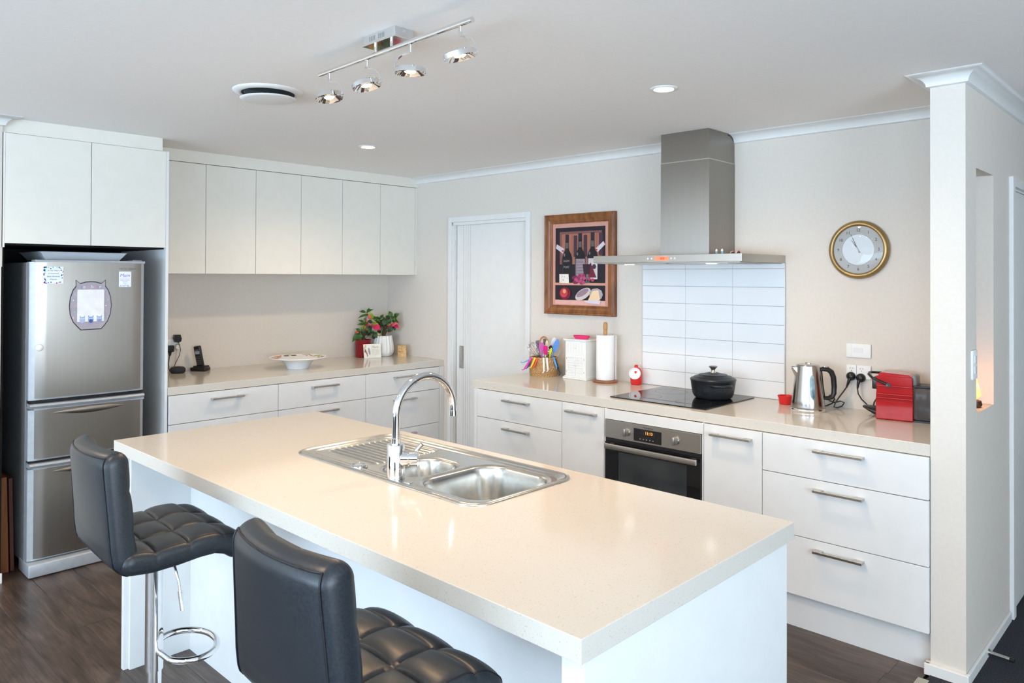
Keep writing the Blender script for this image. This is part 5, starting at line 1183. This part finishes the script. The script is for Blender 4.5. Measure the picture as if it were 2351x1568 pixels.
p2 = [(1300,400,1255,320,120,GREEN),(1400,400,1475,245,110,GREEN),(1400,470,1200,450,100,GREEN),(1380,530,1200,555,90,DKG),(1400,600,1240,650,100,DKG),(1400,540,1400,640,140,DKG),(1550,500,1540,320,150,DKG),(1600,400,1700,280,150,GREEN),(1700,500,1600,560,200,DKG),(1700,450,1780,560,200,DKG),(1850,280,1740,115,150,GREEN),(1900,300,2075,225,140,GREEN),(1900,400,2010,350,130,GREEN),(1850,480,2075,540,170,GREEN),(1830,680,1545,760,220,PINK),(1830,650,2060,560,150,LPINK),(1900,680,2095,740,150,PINK),(1830,720,1700,900,170,DKG),(1880,700,1940,840,130,DKG),(1500,640,1480,860,130,DKG),(1400,700,1230,780,170,DKG),(1400,640,1450,780,130,DKG),(1640,620,1800,600,100,LIME),(1330,800,1400,960,130,DKG),(1500,420,1420,560,150,DKG),(1600,420,1560,640,190,DKG),(1750,380,1640,420,150,DKG),(1480,520,1620,700,160,DKG),(1300,620,1260,740,130,DKG),(1350,380,1290,500,120,GREEN),(1850,330,1960,460,140,GREEN),(1560,560,1700,520,150,GREEN),(1420,700,1530,800,150,DKG),(1800,250,1700,360,120,GREEN)]
plant('potted_plant', 'leafy poinsettia with pink bracts in the white planter', (.165, -.165, H+.160), 0, conv(p2, 1500, 1075), 9)
# wooden rose
t = thing('wooden_rose', 'cream curled rose resting on the white planter rim', 'flower', (.19, -.205, H+.172))
c = Vector((.155, -.215, H+.181))
for k in range(11):
    a = k*2.4; r = .004+k*.0019
    m = MB(); m.loft([[c+ri*(r*math.cos(a+q)*1.2)+fo*(r*math.sin(a+q))+Vector((0, 0, .010+.0-(k*.0008)+z_)) for q in (-.8, -.4, 0, .4, .8)] for z_ in (-.010, 0, .004)], closed=False, cap=False)
    put('petal', m, noisy(mat('cream_petal', (.75, .52, .26), .6), (.62, .40, .17), (.80, .60, .33), 60) if k == 0 else bpy.data.materials['cream_petal'], t, smooth=60)
put('leaf', MB().prism([c+ri*-.055+Vector((0, 0, -.004)), c+ri*-.02+fo*-.012+Vector((0, 0, -.004)), c+ri*.01+Vector((0, 0, -.004)), c+ri*-.02+fo*.012+Vector((0, 0, -.002))], (0, 0, .0015)), bpy.data.materials['cream_petal'], t)
# leaning card
t = thing('greeting_card', 'white Mum keepsake card with feather drawing before the planter', 'card', (.245, -.326, H), rz=math.radians(73))
M_ = Matrix.Rotation(math.radians(-12), 4, 'X')
m = MB(); mats = [flat(238, 236, 228)]
m.box(-.072, .072, 0, .004, .001, .113, M_)
def cq(mt, pts):
    if mt not in mats: mats.append(mt)
    m.mi = mats.index(mt); m.prism([M_ @ Vector((a, -.0003, b)) for a, b in pts], M_.to_3x3() @ Vector((0, -.0003, 0))); m.mi = 0
for (a, b, l_, w_, ro, mt) in ((-.058, .09, .022, .006, .3, flat(200, 190, 150)), (-.052, .050, .024, .007, -.4, flat(190, 130, 95)), (-.026, .055, .030, .008, -.15, flat(150, 155, 160)), (-.044, .025, .014, .003, .0, flat(120, 115, 115)), (-.06, .06, .014, .005, .2, flat(120, 80, 75))):
    cq(mt, [(a+l_*math.sin(q_)*math.sin(ro)+w_*math.cos(q_)*math.cos(ro), b+l_*math.sin(q_)*math.cos(ro)-w_*math.cos(q_)*math.sin(ro)) for q_ in [2*PI*k/12 for k in range(12)]])
def ctx(s, size, a, b, mt, shear=0):
    if mt not in mats: mats.append(mt)
    m.mi = mats.index(mt); textmesh(s, size, M_ @ frameM((a, -.0008, b), (1, 0, 0), (0, 0, 1)), m, .0002, shear=shear); m.mi = 0
ctx('Mum', .026, .022, .088, flat(175, 165, 145), .3)
for k, s in enumerate(('thank you for all', 'the love and care', 'you give us every', 'day you are our', 'sunshine and star', 'always')): ctx(s, .0085, .022, .068-k*.0085, flat(205, 198, 180))
put('card_face', m, mats, t, local=True)
# wooden calendar blocks
t = thing('calendar_blocks', 'small wooden block calendar reading April 7', 'calendar', (.315, -.085, H), rz=math.radians(48))
put('tray_block', MB().rbox(-.034, .034, -.014, .020, 0, .027, .001).box(-.036, -.033, -.010, .020, .02, .090).box(-.036, .034, .014, .020, .02, .092).box(-.036, .034, -.010, .020, .088, .092), woodb_m, t, local=True)
o = put('month_block', MB().rbox(-.034, .034, -.018, .013, .0275, .054, .001), woodb_m, t, local=True)
put('month_word', textmesh('April', .020, frameM((-.010, -.0184, .042), (1, 0, 0), (0, 0, 1))), dark_m, o, local=True)
for k, s in enumerate(('mon', '7')):
    o = put('day_block', MB().rbox(-.032+k*.033, -.002+k*.033, -.016, .012, .0545, .0865, .001), woodb_m, t, local=True)
    put('figure', textmesh(s, .012 if k == 0 else .022, frameM((-.017+k*.033, -.0164, .070), (1, 0, 0), (0, 0, 1))), dark_m, o, local=True)
put('print_line', textmesh('family', .008, frameM((-.018, -.0144, .012), (1, 0, 0), (0, 0, 1))), dark_m, t, local=True)
